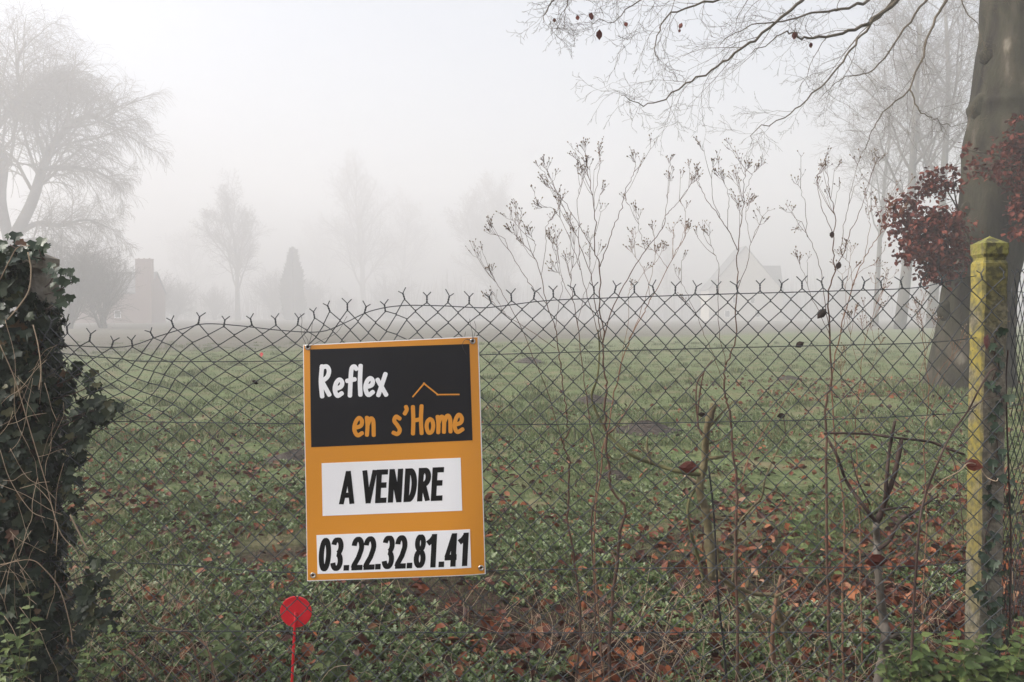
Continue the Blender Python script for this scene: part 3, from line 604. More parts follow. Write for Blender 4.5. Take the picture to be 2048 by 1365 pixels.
# ---------------------------------------------------------------- the sale sign
c0, c1, c2, c3 = P(606, 690, 2.842), P(957, 673, 2.842), P(971, 1150, 2.792), P(614, 1163, 2.792)
sn_ = (c1 - c0).cross(c3 - c0).normalized()
if sn_.y > 0: sn_ = -sn_
def SP(px, py, off=0):
    x = (px - 1024) / F; y = -(py - 682.5) / F
    d = V((x, math.cos(PITCH) + y * math.sin(PITCH), -math.sin(PITCH) + y * math.cos(PITCH)))
    q = CAM + d * ((c0 - CAM).dot(sn_) / d.dot(sn_))
    u = (px - 606) / 360; bend = -.010 * max(0, u - .8) ** 2 / .04 + .003 * math.sin(6 * (py - 690) / 480 + 3 * u)
    return q + sn_ * (off + bend)
sign = thing('sale_sign', 'orange and black estate agent board wired to the fence', 'sign', (c2 + c3) / 2)
def slab(name, quad, m, z0, z1, nx=24, ny=18):
    def g(u, v):
        a = [quad[0][i] + (quad[1][i] - quad[0][i]) * u for i in (0, 1)]; b = [quad[3][i] + (quad[2][i] - quad[3][i]) * u for i in (0, 1)]
        return a[0] + (b[0] - a[0]) * v, a[1] + (b[1] - a[1]) * v
    v = []
    for z in (z1, z0):
        for j in range(ny + 1):
            for i in range(nx + 1): v.append(tuple(SP(*g(i / nx, j / ny), z)))
    n = (nx + 1) * (ny + 1); f = []; ix = lambda i, j, k: k * n + j * (nx + 1) + i
    for j in range(ny):
        for i in range(nx):
            f.append((ix(i, j, 0), ix(i, j + 1, 0), ix(i + 1, j + 1, 0), ix(i + 1, j, 0))); f.append((ix(i, j, 1), ix(i + 1, j, 1), ix(i + 1, j + 1, 1), ix(i, j + 1, 1)))
    for i in range(nx):
        f.append((ix(i, 0, 0), ix(i + 1, 0, 0), ix(i + 1, 0, 1), ix(i, 0, 1))); f.append((ix(i, ny, 0), ix(i, ny, 1), ix(i + 1, ny, 1), ix(i + 1, ny, 0)))
    for j in range(ny):
        f.append((ix(0, j, 0), ix(0, j, 1), ix(0, j + 1, 1), ix(0, j + 1, 0))); f.append((ix(nx, j, 0), ix(nx, j + 1, 0), ix(nx, j + 1, 1), ix(nx, j, 1)))
    return mesh_np(name, v, [np.array(f)], m, sign)
def Z(x, y): return 560 + x / 2.437, 640 + y / 2.437       # reading of the enlarged photograph of the sign
slab('board', [(606, 690), (957, 673), (971, 1150), (614, 1163)], M['white'], -.004, 0)
slab('orange_print', [(607.6, 691.8), (955, 675), (969.4, 1148.4), (615.2, 1161.2)], M['orange'], .0003, .0008)
slab('black_print', [Z(147, 145), Z(923, 118), Z(938, 588), Z(153, 621)], M['ink'], .0008, .0014)
tag(slab('white_print', [Z(203, 699), Z(880, 673), Z(888, 930), Z(207, 957)], M['white'], .0008, .0014), 'white sticker reading A VENDRE')
tag(slab('white_print', [Z(177, 1050), Z(926, 1021), Z(932, 1209), Z(183, 1239)], M['white'], .0008, .0014), 'white sticker with the phone number')
def strokes(name, L, w, m, label):
    lines = []; i = 0
    for s in L:
        pts2 = cr([(*Z(*q), 0) for q in s], 6) if len(s) > 2 else lin(V((*Z(*s[0]), 0)), V((*Z(*s[1]), 0)), 6)
        i += 1; off = .0016 + .00002 * i; p3 = [SP(q.x, q.y, off) for q in pts2]; wr = w / 2 / 2.437 / F * 2.82
        d0 = (p3[0] - p3[1]).normalized(); d1 = (p3[-1] - p3[-2]).normalized()          # rounded ends
        rs = [wr] * len(p3)
        pp = [p3[0] + d0 * wr * .8, p3[0] + d0 * wr * .5] + p3 + [p3[-1] + d1 * wr * .5, p3[-1] + d1 * wr * .8]; rs = [wr * .4, wr * .85] + rs + [wr * .85, wr * .4]
        lines.append((pp, rs))
    return tag(tubes(name, lines, m, sign, 12, False, (sn_, .0001 / wr)), label)
strokes('lettering', [[(206, 226), (201, 300), (207, 374)], [(203, 234), (228, 228), (240, 248), (232, 278), (206, 300)], [(206, 300), (222, 330), (242, 366)],
    [(270, 338), (298, 326), (304, 305), (291, 292), (275, 309), (269, 342), (281, 370), (303, 358)], [(374, 240), (363, 228), (350, 240), (345, 300), (342, 370)], [(328, 298), (366, 290)], [(394, 224), (391, 300), (393, 366)],
    [(419, 328), (448, 318), (453, 297), (440, 285), (424, 303), (418, 336), (431, 366), (454, 352)], [(476, 292), (518, 366)], [(515, 264), (480, 368)]], 22, M['white'], 'white handwritten style lettering reading Reflex')
strokes('lettering', [[(362, 528), (394, 517), (400, 493), (386, 478), (369, 500), (363, 536), (378, 563), (401, 552)], [(424, 476), (427, 520), (424, 562)], [(427, 515), (441, 482), (455, 494), (457, 563)]], 20, M['orange'], 'orange handwritten style lettering reading en')
strokes('lettering', [
    [(584, 482), (566, 472), (557, 492), (572, 514), (584, 538), (572, 557), (552, 550)], [(614, 424), (618, 438), (608, 458)], [(648, 424), (650, 490), (648, 556)], [(690, 420), (687, 485), (690, 554)], [(650, 492), (688, 484)],
    [(731, 484), (718, 498), (715, 525), (724, 550), (740, 545), (747, 518), (742, 492), (731, 484)], [(768, 472), (772, 510), (771, 550)], [(772, 505), (786, 473), (799, 488), (799, 548)], [(799, 502), (815, 468), (829, 484), (831, 546)],
    [(853, 512), (880, 502), (886, 480), (872, 463), (857, 484), (851, 520), (864, 547), (890, 534)]], 20, M['orange'], "orange handwritten style lettering reading s'Home")
rl = [[(648, 375), (704, 309)], [(700, 309), (771, 366)], [(765, 365), (873, 364)]]
strokes('roof_emblem', rl, 7, M['orange'], 'thin orange roof line emblem')
def arc(cx, cy, rx, ry, a0, a1, n=14): return [(cx + rx * math.cos(rad(a0 + (a1 - a0) * i / n)), cy + ry * math.sin(rad(a0 + (a1 - a0) * i / n))) for i in range(n + 1)]
TH = 21
def glyph(c, w, h):      # centre lines of heavy block characters in a box of w x h, y up; (line, thickness)
    q = TH / 2; b = 11.5
    if c == 'A': return [([(8, 0), (w / 2, h)], 19), ([(w - 8, 0), (w / 2, h)], 19), ([(14, h * .27), (w - 14, h * .27)], 20)]
    if c == 'V': return [([(8, h), (w / 2, 0)], 19), ([(w - 8, h), (w / 2, 0)], 19)]
    if c == 'E': return [([(q, 0), (q, h)], TH), ([(q, b), (w, b)], 23), ([(q, h * .53), (w - 4, h * .53)], 22), ([(q, h - b), (w, h - b)], 23)]
    if c == 'N': return [([(q, 0), (q, h)], TH), ([(w - q, 0), (w - q, h)], TH), ([(q + 1, h - 3), (w - q - 1, 3)], 18)]
    if c == 'D': return [([(q, 0), (q, h)], TH), ([(q, h - b), (w * .38, h - b)] + arc(w * .38, h / 2, w * .62 - q, h / 2 - b, 90, -90, 18) + [(q, b)], 22)]
    if c == 'R': return [([(q, 0), (q, h)], TH), ([(q, h - b), (w * .45, h - b)] + arc(w * .45, h * .72, w * .53 - q, h * .28 - b, 90, -90, 14) + [(q, h * .44 + b)], 22), ([(w * .42, h * .5), (w - 9, 0)], 20)]
    if c == '.': return [([(w / 2, 0), (w / 2, 27)], w)]
    if c == '0': return [(arc(w / 2, h / 2, w / 2 - q + 1, h / 2 - b, 0, 362, 30), 20)]
    if c == '1': return [([(w - q, 0), (w - q, h)], TH), ([(w - q, h - 12), (w * .45, h * .8), (2, h * .72)], 22)]
    if c == '2': return [(arc(w / 2, h * .7, w / 2 - q + 1, h * .3 - b, 172, -30, 20) + [(w * .6, h * .38), (w * .26, h * .16), (w * .2, 12)], 20), ([(2, b), (w, b)], 23)]
    if c == '3': return [(arc(w * .46, h * .73, w * .5 - q + 2, h * .27 - b + 2, 165, -80, 18), 20), (arc(w * .46, h * .29, w * .54 - q, h * .29 - b, 92, -168, 20), 20)]
    if c == '4': return [([(w * .72, 0), (w * .72, h)], TH), ([(0, h * .28), (w, h * .28)], 23), ([(9, h * .28), (w * .66, h - 8)], 17)]
    if c == '8': return [(arc(w / 2, h * .74, w * .46 - q + 1, h * .26 - b + 2, -90, 272, 24), 19), (arc(w / 2, h * .28, w / 2 - q + 1, h * .28 - b + 1, 90, 452, 26), 20)]
def text(label, chars, x_a, y_a, slope, h, shear):
    v, f = [], []; lay = 0
    for c, x0, w in chars:
        for line, th in glyph(c, w, h):
            L = [V((a, b, 0)) for a, b in line]; n = len(L); lay += 1; base = len(v)
            for i in range(n):
                t = ((L[min(i + 1, n - 1)] - L[i]).normalized() + (L[i] - L[max(i - 1, 0)]).normalized()).normalized()
                k = 1.0
                if 0 < i < n - 1: k = 1 / max(.6, t.dot((L[i + 1] - L[i]).normalized()))
                nn = V((-t.y, t.x, 0)) * (th + 5) / 2 * k
                for sg in (1, -1):
                    q = L[i] + nn * sg; X = x0 + q.x + shear * q.y; v.append(tuple(SP(*Z(X, y_a + slope * (X - x_a) - min(h, max(0, q.y))), .0017 + .00003 * (lay % 7))))
            for i in range(n - 1): f.append((base + 2 * i, base + 2 * i + 1, base + 2 * i + 3, base + 2 * i + 2))
    tag(mesh_np('lettering', v, [np.array(f)], M['letter'], sign), label)
text('bold black lettering reading A VENDRE', [('A', 290, 68), ('V', 396, 66), ('E', 465, 53), ('N', 527, 62), ('D', 604, 56), ('R', 670, 58), ('E', 737, 54)], 293, 901, -.040, 163, .055)
text('bold black phone number 03.22.32.81.41', [('0', 188, 54), ('3', 249, 53), ('.', 312, 22), ('2', 346, 56), ('2', 405, 56), ('.', 466, 22), ('3', 500, 52), ('2', 559, 54), ('.', 620, 22), ('8', 653, 52), ('1', 712, 44), ('.', 775, 22), ('4', 801, 58), ('1', 866, 44)], 190, 1227, -.0385, 162, .05)
for (x, y) in [(616, 695), (945, 683), (626, 1151), (962, 1137)]:
    lines = []; c = SP(x, y, .0018); a = (SP(x + 4, y, .0018) - c).normalized(); b = sn_.cross(a)
    ring = [c + (a * math.cos(k / 16 * 6.2832) + b * math.sin(k / 16 * 6.2832)) * .0072 for k in range(17)]
    gr = tubes('grommet', [(ring, [.0026] * 17)], M['steel'], sign, 6)
    ring = [c + (a * math.cos(k / 12 * 6.2832) + b * math.sin(k / 12 * 6.2832)) * .0018 - sn_ * .0005 for k in range(13)]
    ho = tubes('eyelet_hole', [(ring, [.0019] * 13)], M['letter'], None, 5); ho.parent = gr; ho.location = -sign.location
Rt = random.Random(2)
for (x, y, ends) in [(616, 695, [(608, 668), (604, 640), (624, 652)]), (945, 683, [(941, 650), (930, 676), (952, 655)])]:
    L = []
    for (ex, ey) in ends:
        pts = cr([SP(x, y + 1, .004), SP((x + ex) / 2 + Rt.uniform(-6, 6), (y + ey) / 2, .012), P(ex, ey, FY - .006), P(ex + Rt.uniform(-5, 5), ey - 12, FY + .004)], 5); L.append((pts, [.0008] * len(pts)))
    pts = cr([SP(x, y, .004), SP(x - 14, y - 3, .01), SP(x - 20, y + 10, .008), SP(x - 12, y + 26, .006)] if x > 800 else [SP(x, y, .004), SP(x + 30, y - 14, .012), SP(x + 60, y - 30, .012), P(x + 78, y - 62, FY - .01)], 5); L.append((pts, [.0007] * len(pts)))
    tubes('tie_wire', L, M['tie'], sign, 5)
# ---------------------------------------------------------------- red round markers
def marker(name, label, px, py, rpx, Y, foot):
    c = P(px, py, Y); r = rpx / F * Y; t = thing(name, label, 'marker stake', (c.x, Y, float(gz(c.x, Y)))); n = 40; v = []; f = []
    prof = [(0, -.0025), (r - .002, -.0025), (r, -.001), (r, .001), (r - .002, .0025), (0, .0025)]
    for a, b in prof:
        for k in range(n): v.append((c.x + a * math.cos(k / n * 6.2832), Y + b, c.z + a * math.sin(k / n * 6.2832)))
    for i in range(len(prof) - 1):
        for k in range(n): f.append((i * n + k, i * n + (k + 1) % n, (i + 1) * n + (k + 1) % n, (i + 1) * n + k))
    mesh_np('disc', v, [np.array(f)], M['red'], t)
    fx, fy_ = foot; w = .0048 if Y < 5 else .012; b = P(fx, fy_, Y); top = c + V((.0, -.008, .0)); b.y = Y - .008
    pts = lin(top, b + (b - top) * .12, 6); tubes('stake', [([pts[0] + V((0, 0, .001))] + pts, [w * .4] + [w] * 6)], M['red'], t, 10)
marker('marker_stake', 'round red disc on a thin red stake in front of the sign foot', 592, 1224, 32, 2.98, (585, 1365))
marker('marker_stake', 'tiny red stake far out on the meadow left of the sign', 523, 709, 3.5, 26, (523, 722))
# ---------------------------------------------------------------- tall dry weeds behind the wire
SEED = []
for i, (z, r) in enumerate([(0, .12), (.25, .42), (.6, .5), (.85, .38), (1, .2)]):
    for k in range(6): SEED.append((r * math.cos(k * 1.0472) * .62, z, r * math.sin(k * 1.0472) * .62))
SEEDF = [(i * 6 + k, i * 6 + (k + 1) % 6, (i + 1) * 6 + (k + 1) % 6, (i + 1) * 6 + k) for i in range(4) for k in range(6)] + [(24, 25, 26, 27, 28, 29)]
def dirmats(D):
    D = D / np.linalg.norm(D, axis=1, keepdims=True); r = np.where(np.abs(D[:, 2:3]) > .9, [[1., 0, 0]], [[0, 0, 1.]]); a = np.cross(D, r); a /= np.linalg.norm(a, axis=1, keepdims=True); b = np.cross(a, D)
    return np.stack([a, D, b], -1)
def weed(label, Y, seed, stems, nhead=1.0, m='stem', dense=1.0, rbase=.0032, extra=()):
    """stems: [(pixel path from below to tip, radius below, radius at the tip)]; the first starts at the ground"""
    R = random.Random(seed); root = P(*stems[0][0][0], Y); root.z = float(gz(root.x, Y)) - .02
    t = thing('dried_weed', label, 'weed', root, 'tall dried weeds behind the wire fence'); low = []
    def head(p, d, sc=1.0):
        for _ in range(R.choice([1, 2, 2, 3])):
            dd = (d + V((R.gauss(0, .42), R.gauss(0, .42), R.gauss(.25, .3)))).normalized(); l = R.uniform(.014, .05) * sc; e = p + dd * l
            lines.append((cr([p, (p + e) / 2 + V((R.gauss(0, .003), R.gauss(0, .003), -.003)), e], 2), [.0006, .0005, .0005, .00045, .0004]))
            for k in range(R.choice([2, 3, 4, 5])):
                d2 = (dd + V((R.gauss(0, .55), R.gauss(0, .55), R.gauss(.4, .3)))).normalized(); st = p + dd * l * R.uniform(.5, 1); e2 = st + d2 * R.uniform(.010, .026) * sc
                lines.append(([st, (st + e2) / 2 + V((0, 0, -.001)), e2], [.00045, .0004, .00035])); sp.append(tuple(e2)); sd_.append(tuple(d2)); ss.append(R.uniform(.0042, .0078))
    for si, (pl, r0, r1) in enumerate(stems):
        lines, sp, sd_, ss = [], [], [], []
        pts = []; drift = R.uniform(-.05, .05) if si else 0
        for k, (x, y) in enumerate(pl): pts.append(P(x, y, Y + drift * k / max(1, len(pl) - 1) * 2))
        if si == 0: pts[0] = root.copy()
        pts = cr(pts, 5); n = len(pts); pts = [q + V((R.gauss(0, .0022), R.gauss(0, .0022), 0)) if 0 < k < n - 1 else q for k, q in enumerate(pts)]
        rs = [(r0 + (r1 - r0) * k / (n - 1)) * (.9 + .45 * (1 - k / (n - 1)) * (si == 0)) * (1.0 if k % 5 else 1.12) for k in range(n)]; cut = int(n * .5); low.append((pts[:cut + 1], rs[:cut + 1])); lines.append((pts[cut:], rs[cut:]))
        L = sum((pts[k + 1] - pts[k]).length for k in range(n - 1)); d = (pts[-1] - pts[-3]).normalized(); head(pts[-1], d); head(pts[-1], d, .8)
        for q in range(int((1 + L * 3.6) * dense)):       # side branchlets in the upper half of each stem
            i = int(n * R.uniform(.52 if pts[0].z > .9 else .8, .98)); i = min(i, n - 2); p = pts[i]
            if p.z < 1.2 and R.random() < .6: continue
            dd = ((pts[i + 1] - pts[i]).normalized() + V((R.choice((-1, 1)) * R.uniform(.25, .65), R.uniform(-.4, .4), R.uniform(.1, .4)))).normalized(); l = R.uniform(.03, .1); e = p + dd * l + V((0, 0, .015))
            lines.append((cr([p, (p + e) / 2 + V((0, 0, -.008)), e], 3), [.0009, .0008, .0008, .0007, .0007, .0006, .0006])); head(e, dd)
        g1 = tube_geo(lines, 5); g2 = scatter_geo(SEED, SEEDF, np.array(sp), dirmats(np.array(sd_)), np.array(ss)); v, f = join_geo([g1, g2])
        o = mesh_np('seed_head', v, f, M[m], t, True); o.data.materials.append(M['seed']); nv1 = len(g1[0])
        for pg in o.data.polygons:
            if pg.vertices[0] >= nv1: pg.material_index = 1
    tubes('stem', low, M[m], t, 6)
    return t
weed('tallest dark stemmed dry weed, branching high above the top wire', 3.02, 1, [
    ([(1217, 1370), (1222, 1240), (1231, 1150), (1240, 1067), (1250, 1019), (1222, 978), (1219, 938), (1213, 895), (1212, 850), (1210, 805), (1213, 773), (1208, 730), (1205, 691), (1208, 664), (1199, 618), (1200, 534), (1189, 504), (1191, 453), (1188, 416), (1177, 354), (1170, 305)], .0048, .0011),
    ([(1200, 534), (1214, 494), (1228, 453), (1243, 416), (1254, 376), (1269, 345), (1271, 325)], .0018, .0008), ([(1203, 680), (1194, 620), (1184, 563), (1160, 490), (1133, 427), (1110, 375), (1094, 342)], .002, .0008),
    ([(1189, 504), (1165, 462), (1148, 435), (1120, 392), (1100, 376)], .0014, .0007), ([(1205, 691), (1228, 611), (1261, 548), (1291, 501), (1324, 457), (1335, 427), (1353, 409), (1382, 368)], .0022, .0008),
    ([(1324, 457), (1331, 420), (1337, 385), (1340, 362)], .001, .0007), ([(1203, 690), (1180, 610), (1160, 540), (1135, 470), (1110, 420), (1085, 415)], .0014, .0007), ([(1291, 501), (1280, 465), (1276, 440)], .0009, .0006), ([(1160, 540), (1158, 480), (1156, 400), (1164, 360)], .0012, .0007), ([(1188, 416), (1192, 370), (1200, 330), (1200, 312)], .001, .0007)], dense=1.0)
weed('reddish dry weed leaning right, next to the tallest one', 3.1, 2, [
    ([(1205, 1370), (1195, 1200), (1188, 1080), (1200, 960), (1222, 820), (1240, 745), (1261, 677), (1285, 630), (1302, 600), (1335, 537), (1353, 501), (1372, 468)], .003, .0009),
    ([(1261, 677), (1285, 610), (1300, 560), (1310, 510)], .0013, .0007), ([(1335, 537), (1320, 515), (1305, 500)], .0009, .0006), ([(1302, 600), (1290, 545), (1270, 515), (1265, 505)], .001, .0006), ([(1240, 745), (1255, 640), (1258, 590), (1262, 575)], .001, .0006)], m='stem_red', dense=.8)
weed('dry weed leaning left over the right edge of the sign', 3.0, 3, [
    ([(1150, 1370), (1160, 1250), (1150, 1121), (1139, 1066), (1136, 1010), (1140, 938), (1135, 912), (1125, 887), (1137, 865), (1133, 828), (1128, 784), (1122, 737), (1117, 700), (1111, 655), (1095, 611), (1082, 552), (1067, 512), (1038, 479), (1030, 470)], .0036, .0009),
    ([(1095, 611), (1070, 580), (1049, 552), (1020, 504), (1008, 478), (992, 470)], .0014, .0007), ([(1111, 697), (1080, 675), (1050, 655), (1020, 635), (987, 605)], .0014, .0007), ([(1125, 887), (1095, 780), (1060, 700), (1035, 640), (1000, 580), (985, 550)], .0018, .0008),
    ([(1082, 552), (1090, 500), (1092, 460), (1100, 440)], .001, .0007), ([(1067, 512), (1070, 490), (1064, 475)], .0009, .0006), ([(1111, 655), (1120, 600), (1125, 560), (1115, 545)], .001, .0006)], m='stem', dense=.9)
weed('thin upright dry weed between the two leaning ones', 3.15, 4, [
    ([(1180, 1370), (1190, 1200), (1182, 1060), (1195, 960), (1185, 880), (1172, 790), (1164, 720), (1155, 650), (1145, 600), (1143, 560), (1146, 520), (1150, 470)], .0026, .0008),
    ([(1155, 650), (1165, 600), (1180, 560), (1180, 520)], .001, .0006), ([(1145, 600), (1125, 560), (1115, 520), (1100, 480)], .001, .0006)], dense=1.1)
weed('dry weed with a forked top in front of the gabled house', 3.05, 5, [
    ([(1474, 1370), (1474, 1240), (1472, 1075), (1472, 976), (1461, 837), (1452, 800), (1448, 770), (1451, 731), (1468, 691), (1473, 618), (1475, 556), (1475, 501), (1482, 446), (1488, 387), (1490, 345)], .0042, .001),
    ([(1475, 501), (1455, 460), (1440, 435), (1415, 402), (1400, 372), (1396, 352)], .0017, .0008), ([(1455, 460), (1457, 420), (1457, 391), (1448, 362)], .001, .0007), ([(1440, 435), (1426, 400), (1424, 350), (1426, 335)], .001, .0007), ([(1475, 580), (1495, 526), (1502, 486), (1519, 450)], .0013, .0007), ([(1502, 486), (1492, 430), (1494, 412)], .0009, .0006), ([(1451, 731), (1436, 640), (1438, 540), (1425, 500), (1418, 472)], .0012, .0007), ([(1488, 387), (1500, 360), (1508, 345)], .0009, .0006), ([(1448, 770), (1430, 720), (1405, 660), (1380, 600), (1360, 560)], .0012, .0006)], dense=.85)
weed('dark dry weed with black shrivelled leaves clinging to its stem', 3.08, 6, [
    ([(1660, 1370), (1659, 1240), (1653, 1093), (1652, 947), (1653, 800), (1662, 770), (1660, 673), (1658, 581), (1669, 541), (1667, 490), (1671, 431), (1660, 391), (1655, 350)], .0042, .001),
    ([(1658, 655), (1648, 590), (1642, 541), (1623, 486), (1605, 446), (1598, 450)], .0015, .0007), ([(1615, 475), (1611, 409), (1596, 370)], .001, .0006), ([(1665, 465), (1642, 413), (1635, 362), (1638, 348)], .0013, .0007), ([(1669, 541), (1704, 460), (1719, 424), (1733, 380), (1750, 330)], .0016, .0008), ([(1680, 500), (1690, 440), (1700, 390), (1715, 330)], .0012, .0007), ([(1660, 673), (1630, 610), (1612, 560), (1600, 530)], .0011, .0006)], dense=.85)
weed('reddish dry weed reaching up to the copper leaves', 3.14, 7, [
    ([(1690, 1370), (1684, 1240), (1690, 1050), (1672, 900), (1664, 770), (1676, 690), (1704, 574), (1730, 515), (1752, 480), (1766, 455), (1782, 410)], .003, .0008),
    ([(1704, 574), (1700, 530), (1686, 515)], .001, .0006), ([(1730, 515), (1740, 450), (1735, 430)], .001, .0006), ([(1676, 690), (1690, 620), (1692, 570), (1708, 540)], .001, .0006), ([(1704, 574), (1718, 545), (1745, 530)], .001, .0006)], m='stem_red', dense=1.0)
weed('low brown dry weed half way to the yellow lichen post', 3.3, 8, [
    ([(1725, 1370), (1722, 1200), (1718, 1000), (1712, 860), (1722, 740), (1730, 680), (1760, 590)], .0024, .0008), ([(1715, 830), (1735, 760), (1760, 690)], .001, .0006), ([(1722, 740), (1705, 690), (1700, 640)], .001, .0006), ([(1712, 870), (1690, 800), (1680, 740)], .001, .0006)], m='stem_red', dense=1.2)
weed('tangled low dry weed against the foot of the beech', 3.25, 9, [
    ([(1850, 1370), (1845, 1200), (1855, 1020), (1848, 900), (1858, 790), (1850, 720), (1846, 660), (1838, 620)], .0026, .0009), ([(1855, 800), (1880, 740), (1930, 690), (1965, 668)], .0011, .0006), ([(1848, 860), (1885, 760), (1905, 700)], .0011, .0006), ([(1855, 820), (1840, 760), (1855, 700), (1868, 650)], .0011, .0006)], m='stem_red', dense=.9)
# ---------------------------------------------------------------- pruned bushes, sapling, rod, dead leaves
def woody(name, label, cat, Y, m, paths, seed, base=None, sec=None):
    R = random.Random(seed); b = P(*paths[0][0][0], Y); b.z = float(gz(b.x, Y)); t = thing(name, label, cat, b)
    for j, (pl, r0, r1, *mm) in enumerate(paths):
        pts = cr([P(x, y, Y + R.uniform(-.035, .035)) for x, y in pl], 6); n = len(pts)
        rs = [(r0 + (r1 - r0) * k / (n - 1)) * (1 + .1 * math.sin(k * 1.7 + seed) + (.22 if k % 6 == 3 else 0) * R.random()) for k in range(n)]
        tubes('branch' if j else 'stem', [(pts, rs)], M[mm[0] if mm else m], t, 9)
    return t
woody('pruned_bush', 'mossy pruned bush with a sawn upright stub and long green side branch', 'bush', 3.55, 'moss_wood', [
    ([(1425, 1160), (1413, 1030), (1400, 990), (1402, 957), (1410, 917), (1413, 862), (1428, 808)], .018, .0135), ([(1413, 1027), (1435, 1036), (1457, 1040)], .011, .008), ([(1410, 917), (1430, 916), (1454, 912)], .009, .006),
    ([(1402, 950), (1360, 944), (1307, 928), (1261, 909), (1217, 868), (1184, 800), (1195, 755), (1199, 700), (1196, 660)], .0095, .0025, 'moss_green'), ([(1302, 928), (1294, 895), (1296, 872)], .007, .003), ([(1217, 868), (1235, 850), (1266, 800)], .004, .002, 'stem'), ([(1261, 909), (1230, 920), (1213, 905)], .004, .002, 'moss_green'),
    ([(1402, 957), (1377, 1005), (1379, 1056), (1395, 1111), (1408, 1165)], .006, .007, 'moss_green'), ([(1410, 880), (1396, 850), (1398, 800), (1408, 745), (1425, 720)], .005, .002, 'stem'), ([(1413, 862), (1445, 825), (1470, 800)], .005, .002), ([(1408, 745), (1395, 765), (1392, 800), (1396, 850)], .003, .003, 'stem'), ([(1410, 890), (1440, 880), (1460, 868)], .004, .002), ([(1393, 965), (1380, 957), (1370, 953)], .007, .006, 'straw')], 3)
woody('pruned_bush', 'low mossy stump with two curved branches near the black rod', 'bush', 3.2, 'moss_wood', [
    ([(1585, 1310), (1565, 1255), (1553, 1246), (1505, 1228), (1487, 1196), (1440, 1155)], .012, .007), ([(1565, 1255), (1556, 1215), (1550, 1192), (1500, 1186), (1432, 1152)], .012, .006), ([(1550, 1195), (1575, 1180), (1596, 1165)], .006, .002), ([(1548, 1330), (1545, 1265), (1552, 1200), (1562, 1150)], .009, .005, 'stem_red'), ([(1440, 1155), (1436, 1120), (1435, 1075)], .006, .003), ([(1495, 1176), (1498, 1155), (1506, 1148)], .005, .003), ([(1570, 1265), (1572, 1245), (1575, 1225)], .008, .007)], 5)
woody('pruned_bush', 'greenish forked shrub twig between the stub and the sapling', 'bush', 3.7, 'moss_wood', [
    ([(1465, 1170), (1475, 1060), (1500, 1020), (1523, 995), (1530, 960), (1548, 915), (1571, 872)], .006, .003), ([(1530, 975), (1555, 985), (1572, 1002)], .004, .002), ([(1548, 912), (1585, 915), (1622, 897)], .003, .0015), ([(1571, 872), (1568, 840), (1559, 825), (1570, 800)], .002, .001, 'stem'), ([(1480, 975), (1500, 910), (1530, 860), (1570, 800), (1600, 760)], .003, .001, 'stem_red')], 6)
woody('sapling', 'forked sapling with a grey trunk and dark cut branches left of the post', 'sapling', 3.1, 'grey_wood', [
    ([(1753, 1380), (1767, 1311), (1771, 1275), (1767, 1240), (1760, 1188), (1755, 1129), (1754, 1082), (1752, 1050)], .019, .011), ([(1752, 1050), (1764, 1021), (1773, 994), (1790, 945), (1803, 878)], .0105, .008, 'dark_wood'), ([(1770, 1000), (1774, 950), (1778, 906), (1790, 842)], .007, .005, 'dark_wood'),
    ([(1753, 1045), (1729, 1015), (1694, 965), (1675, 915), (1650, 868)], .008, .004, 'dark_wood'), ([(1648, 867), (1690, 867), (1740, 869), (1800, 877), (1859, 884), (1890, 896), (1928, 909)], .004, .005, 'dark_wood'), ([(1764, 1021), (1790, 1017), (1819, 1015)], .005, .003, 'dark_wood'), ([(1756, 1100), (1779, 1082), (1793, 1053), (1808, 1038), (1874, 993)], .007, .004, 'dark_wood'), ([(1740, 1010), (1715, 960), (1700, 900)], .003, .002, 'dark_wood'), ([(1772, 1280), (1790, 1272), (1812, 1262)], .009, .004)], 8)
woody('bramble_stem', 'dark arching bramble stem crossing the lichen post', 'bramble', 2.83, 'dark_wood', [([(1820, 1380), (1828, 1200), (1838, 1060), (1849, 996), (1879, 917), (1905, 865), (1936, 822), (1956, 783), (1979, 745), (1990, 738)], .0042, .0025), ([(1890, 893), (1910, 930), (1920, 1000), (1928, 1080)], .002, .0012), ([(1936, 822), (1970, 800), (2010, 790)], .0016, .001)], 9)
woody('tendril', 'pale dry tendril curled round the lichen post', 'tendril', 2.83, 'straw', [([(1835, 1010), (1880, 965), (1920, 942), (1936, 927), (1956, 931), (1966, 945), (1975, 956), (1992, 963), (1996, 957)], .0018, .0016)], 2)
woody('bramble_stem', 'red brown bramble cane arching at the foot of the fence left of the red disc', 'bramble', 3.0, 'stem_red', [([(405, 1380), (385, 1290), (350, 1262), (300, 1250), (265, 1190), (250, 1160)], .004, .0025), ([(430, 1380), (420, 1310), (400, 1280), (370, 1265), (340, 1262)], .005, .003), ([(255, 1300), (290, 1330), (320, 1370)], .005, .004)], 12)
rod = P(1417, 932, 2.92)
t = thing('thin_rod', 'thin black rod leaning against the middle of the fence', 'rod', P(1452, 1365, 2.92)); pts = cr([P(1417, 932, 2.92), P(1428, 1034, 2.92), P(1437, 1203, 2.92), P(1448, 1291, 2.92), P(1455, 1385, 2.92)], 5)
tubes('shaft', [(pts, [.003 + .0018 * i / (len(pts) - 1) for i in range(len(pts))])], M['black'], t, 8)
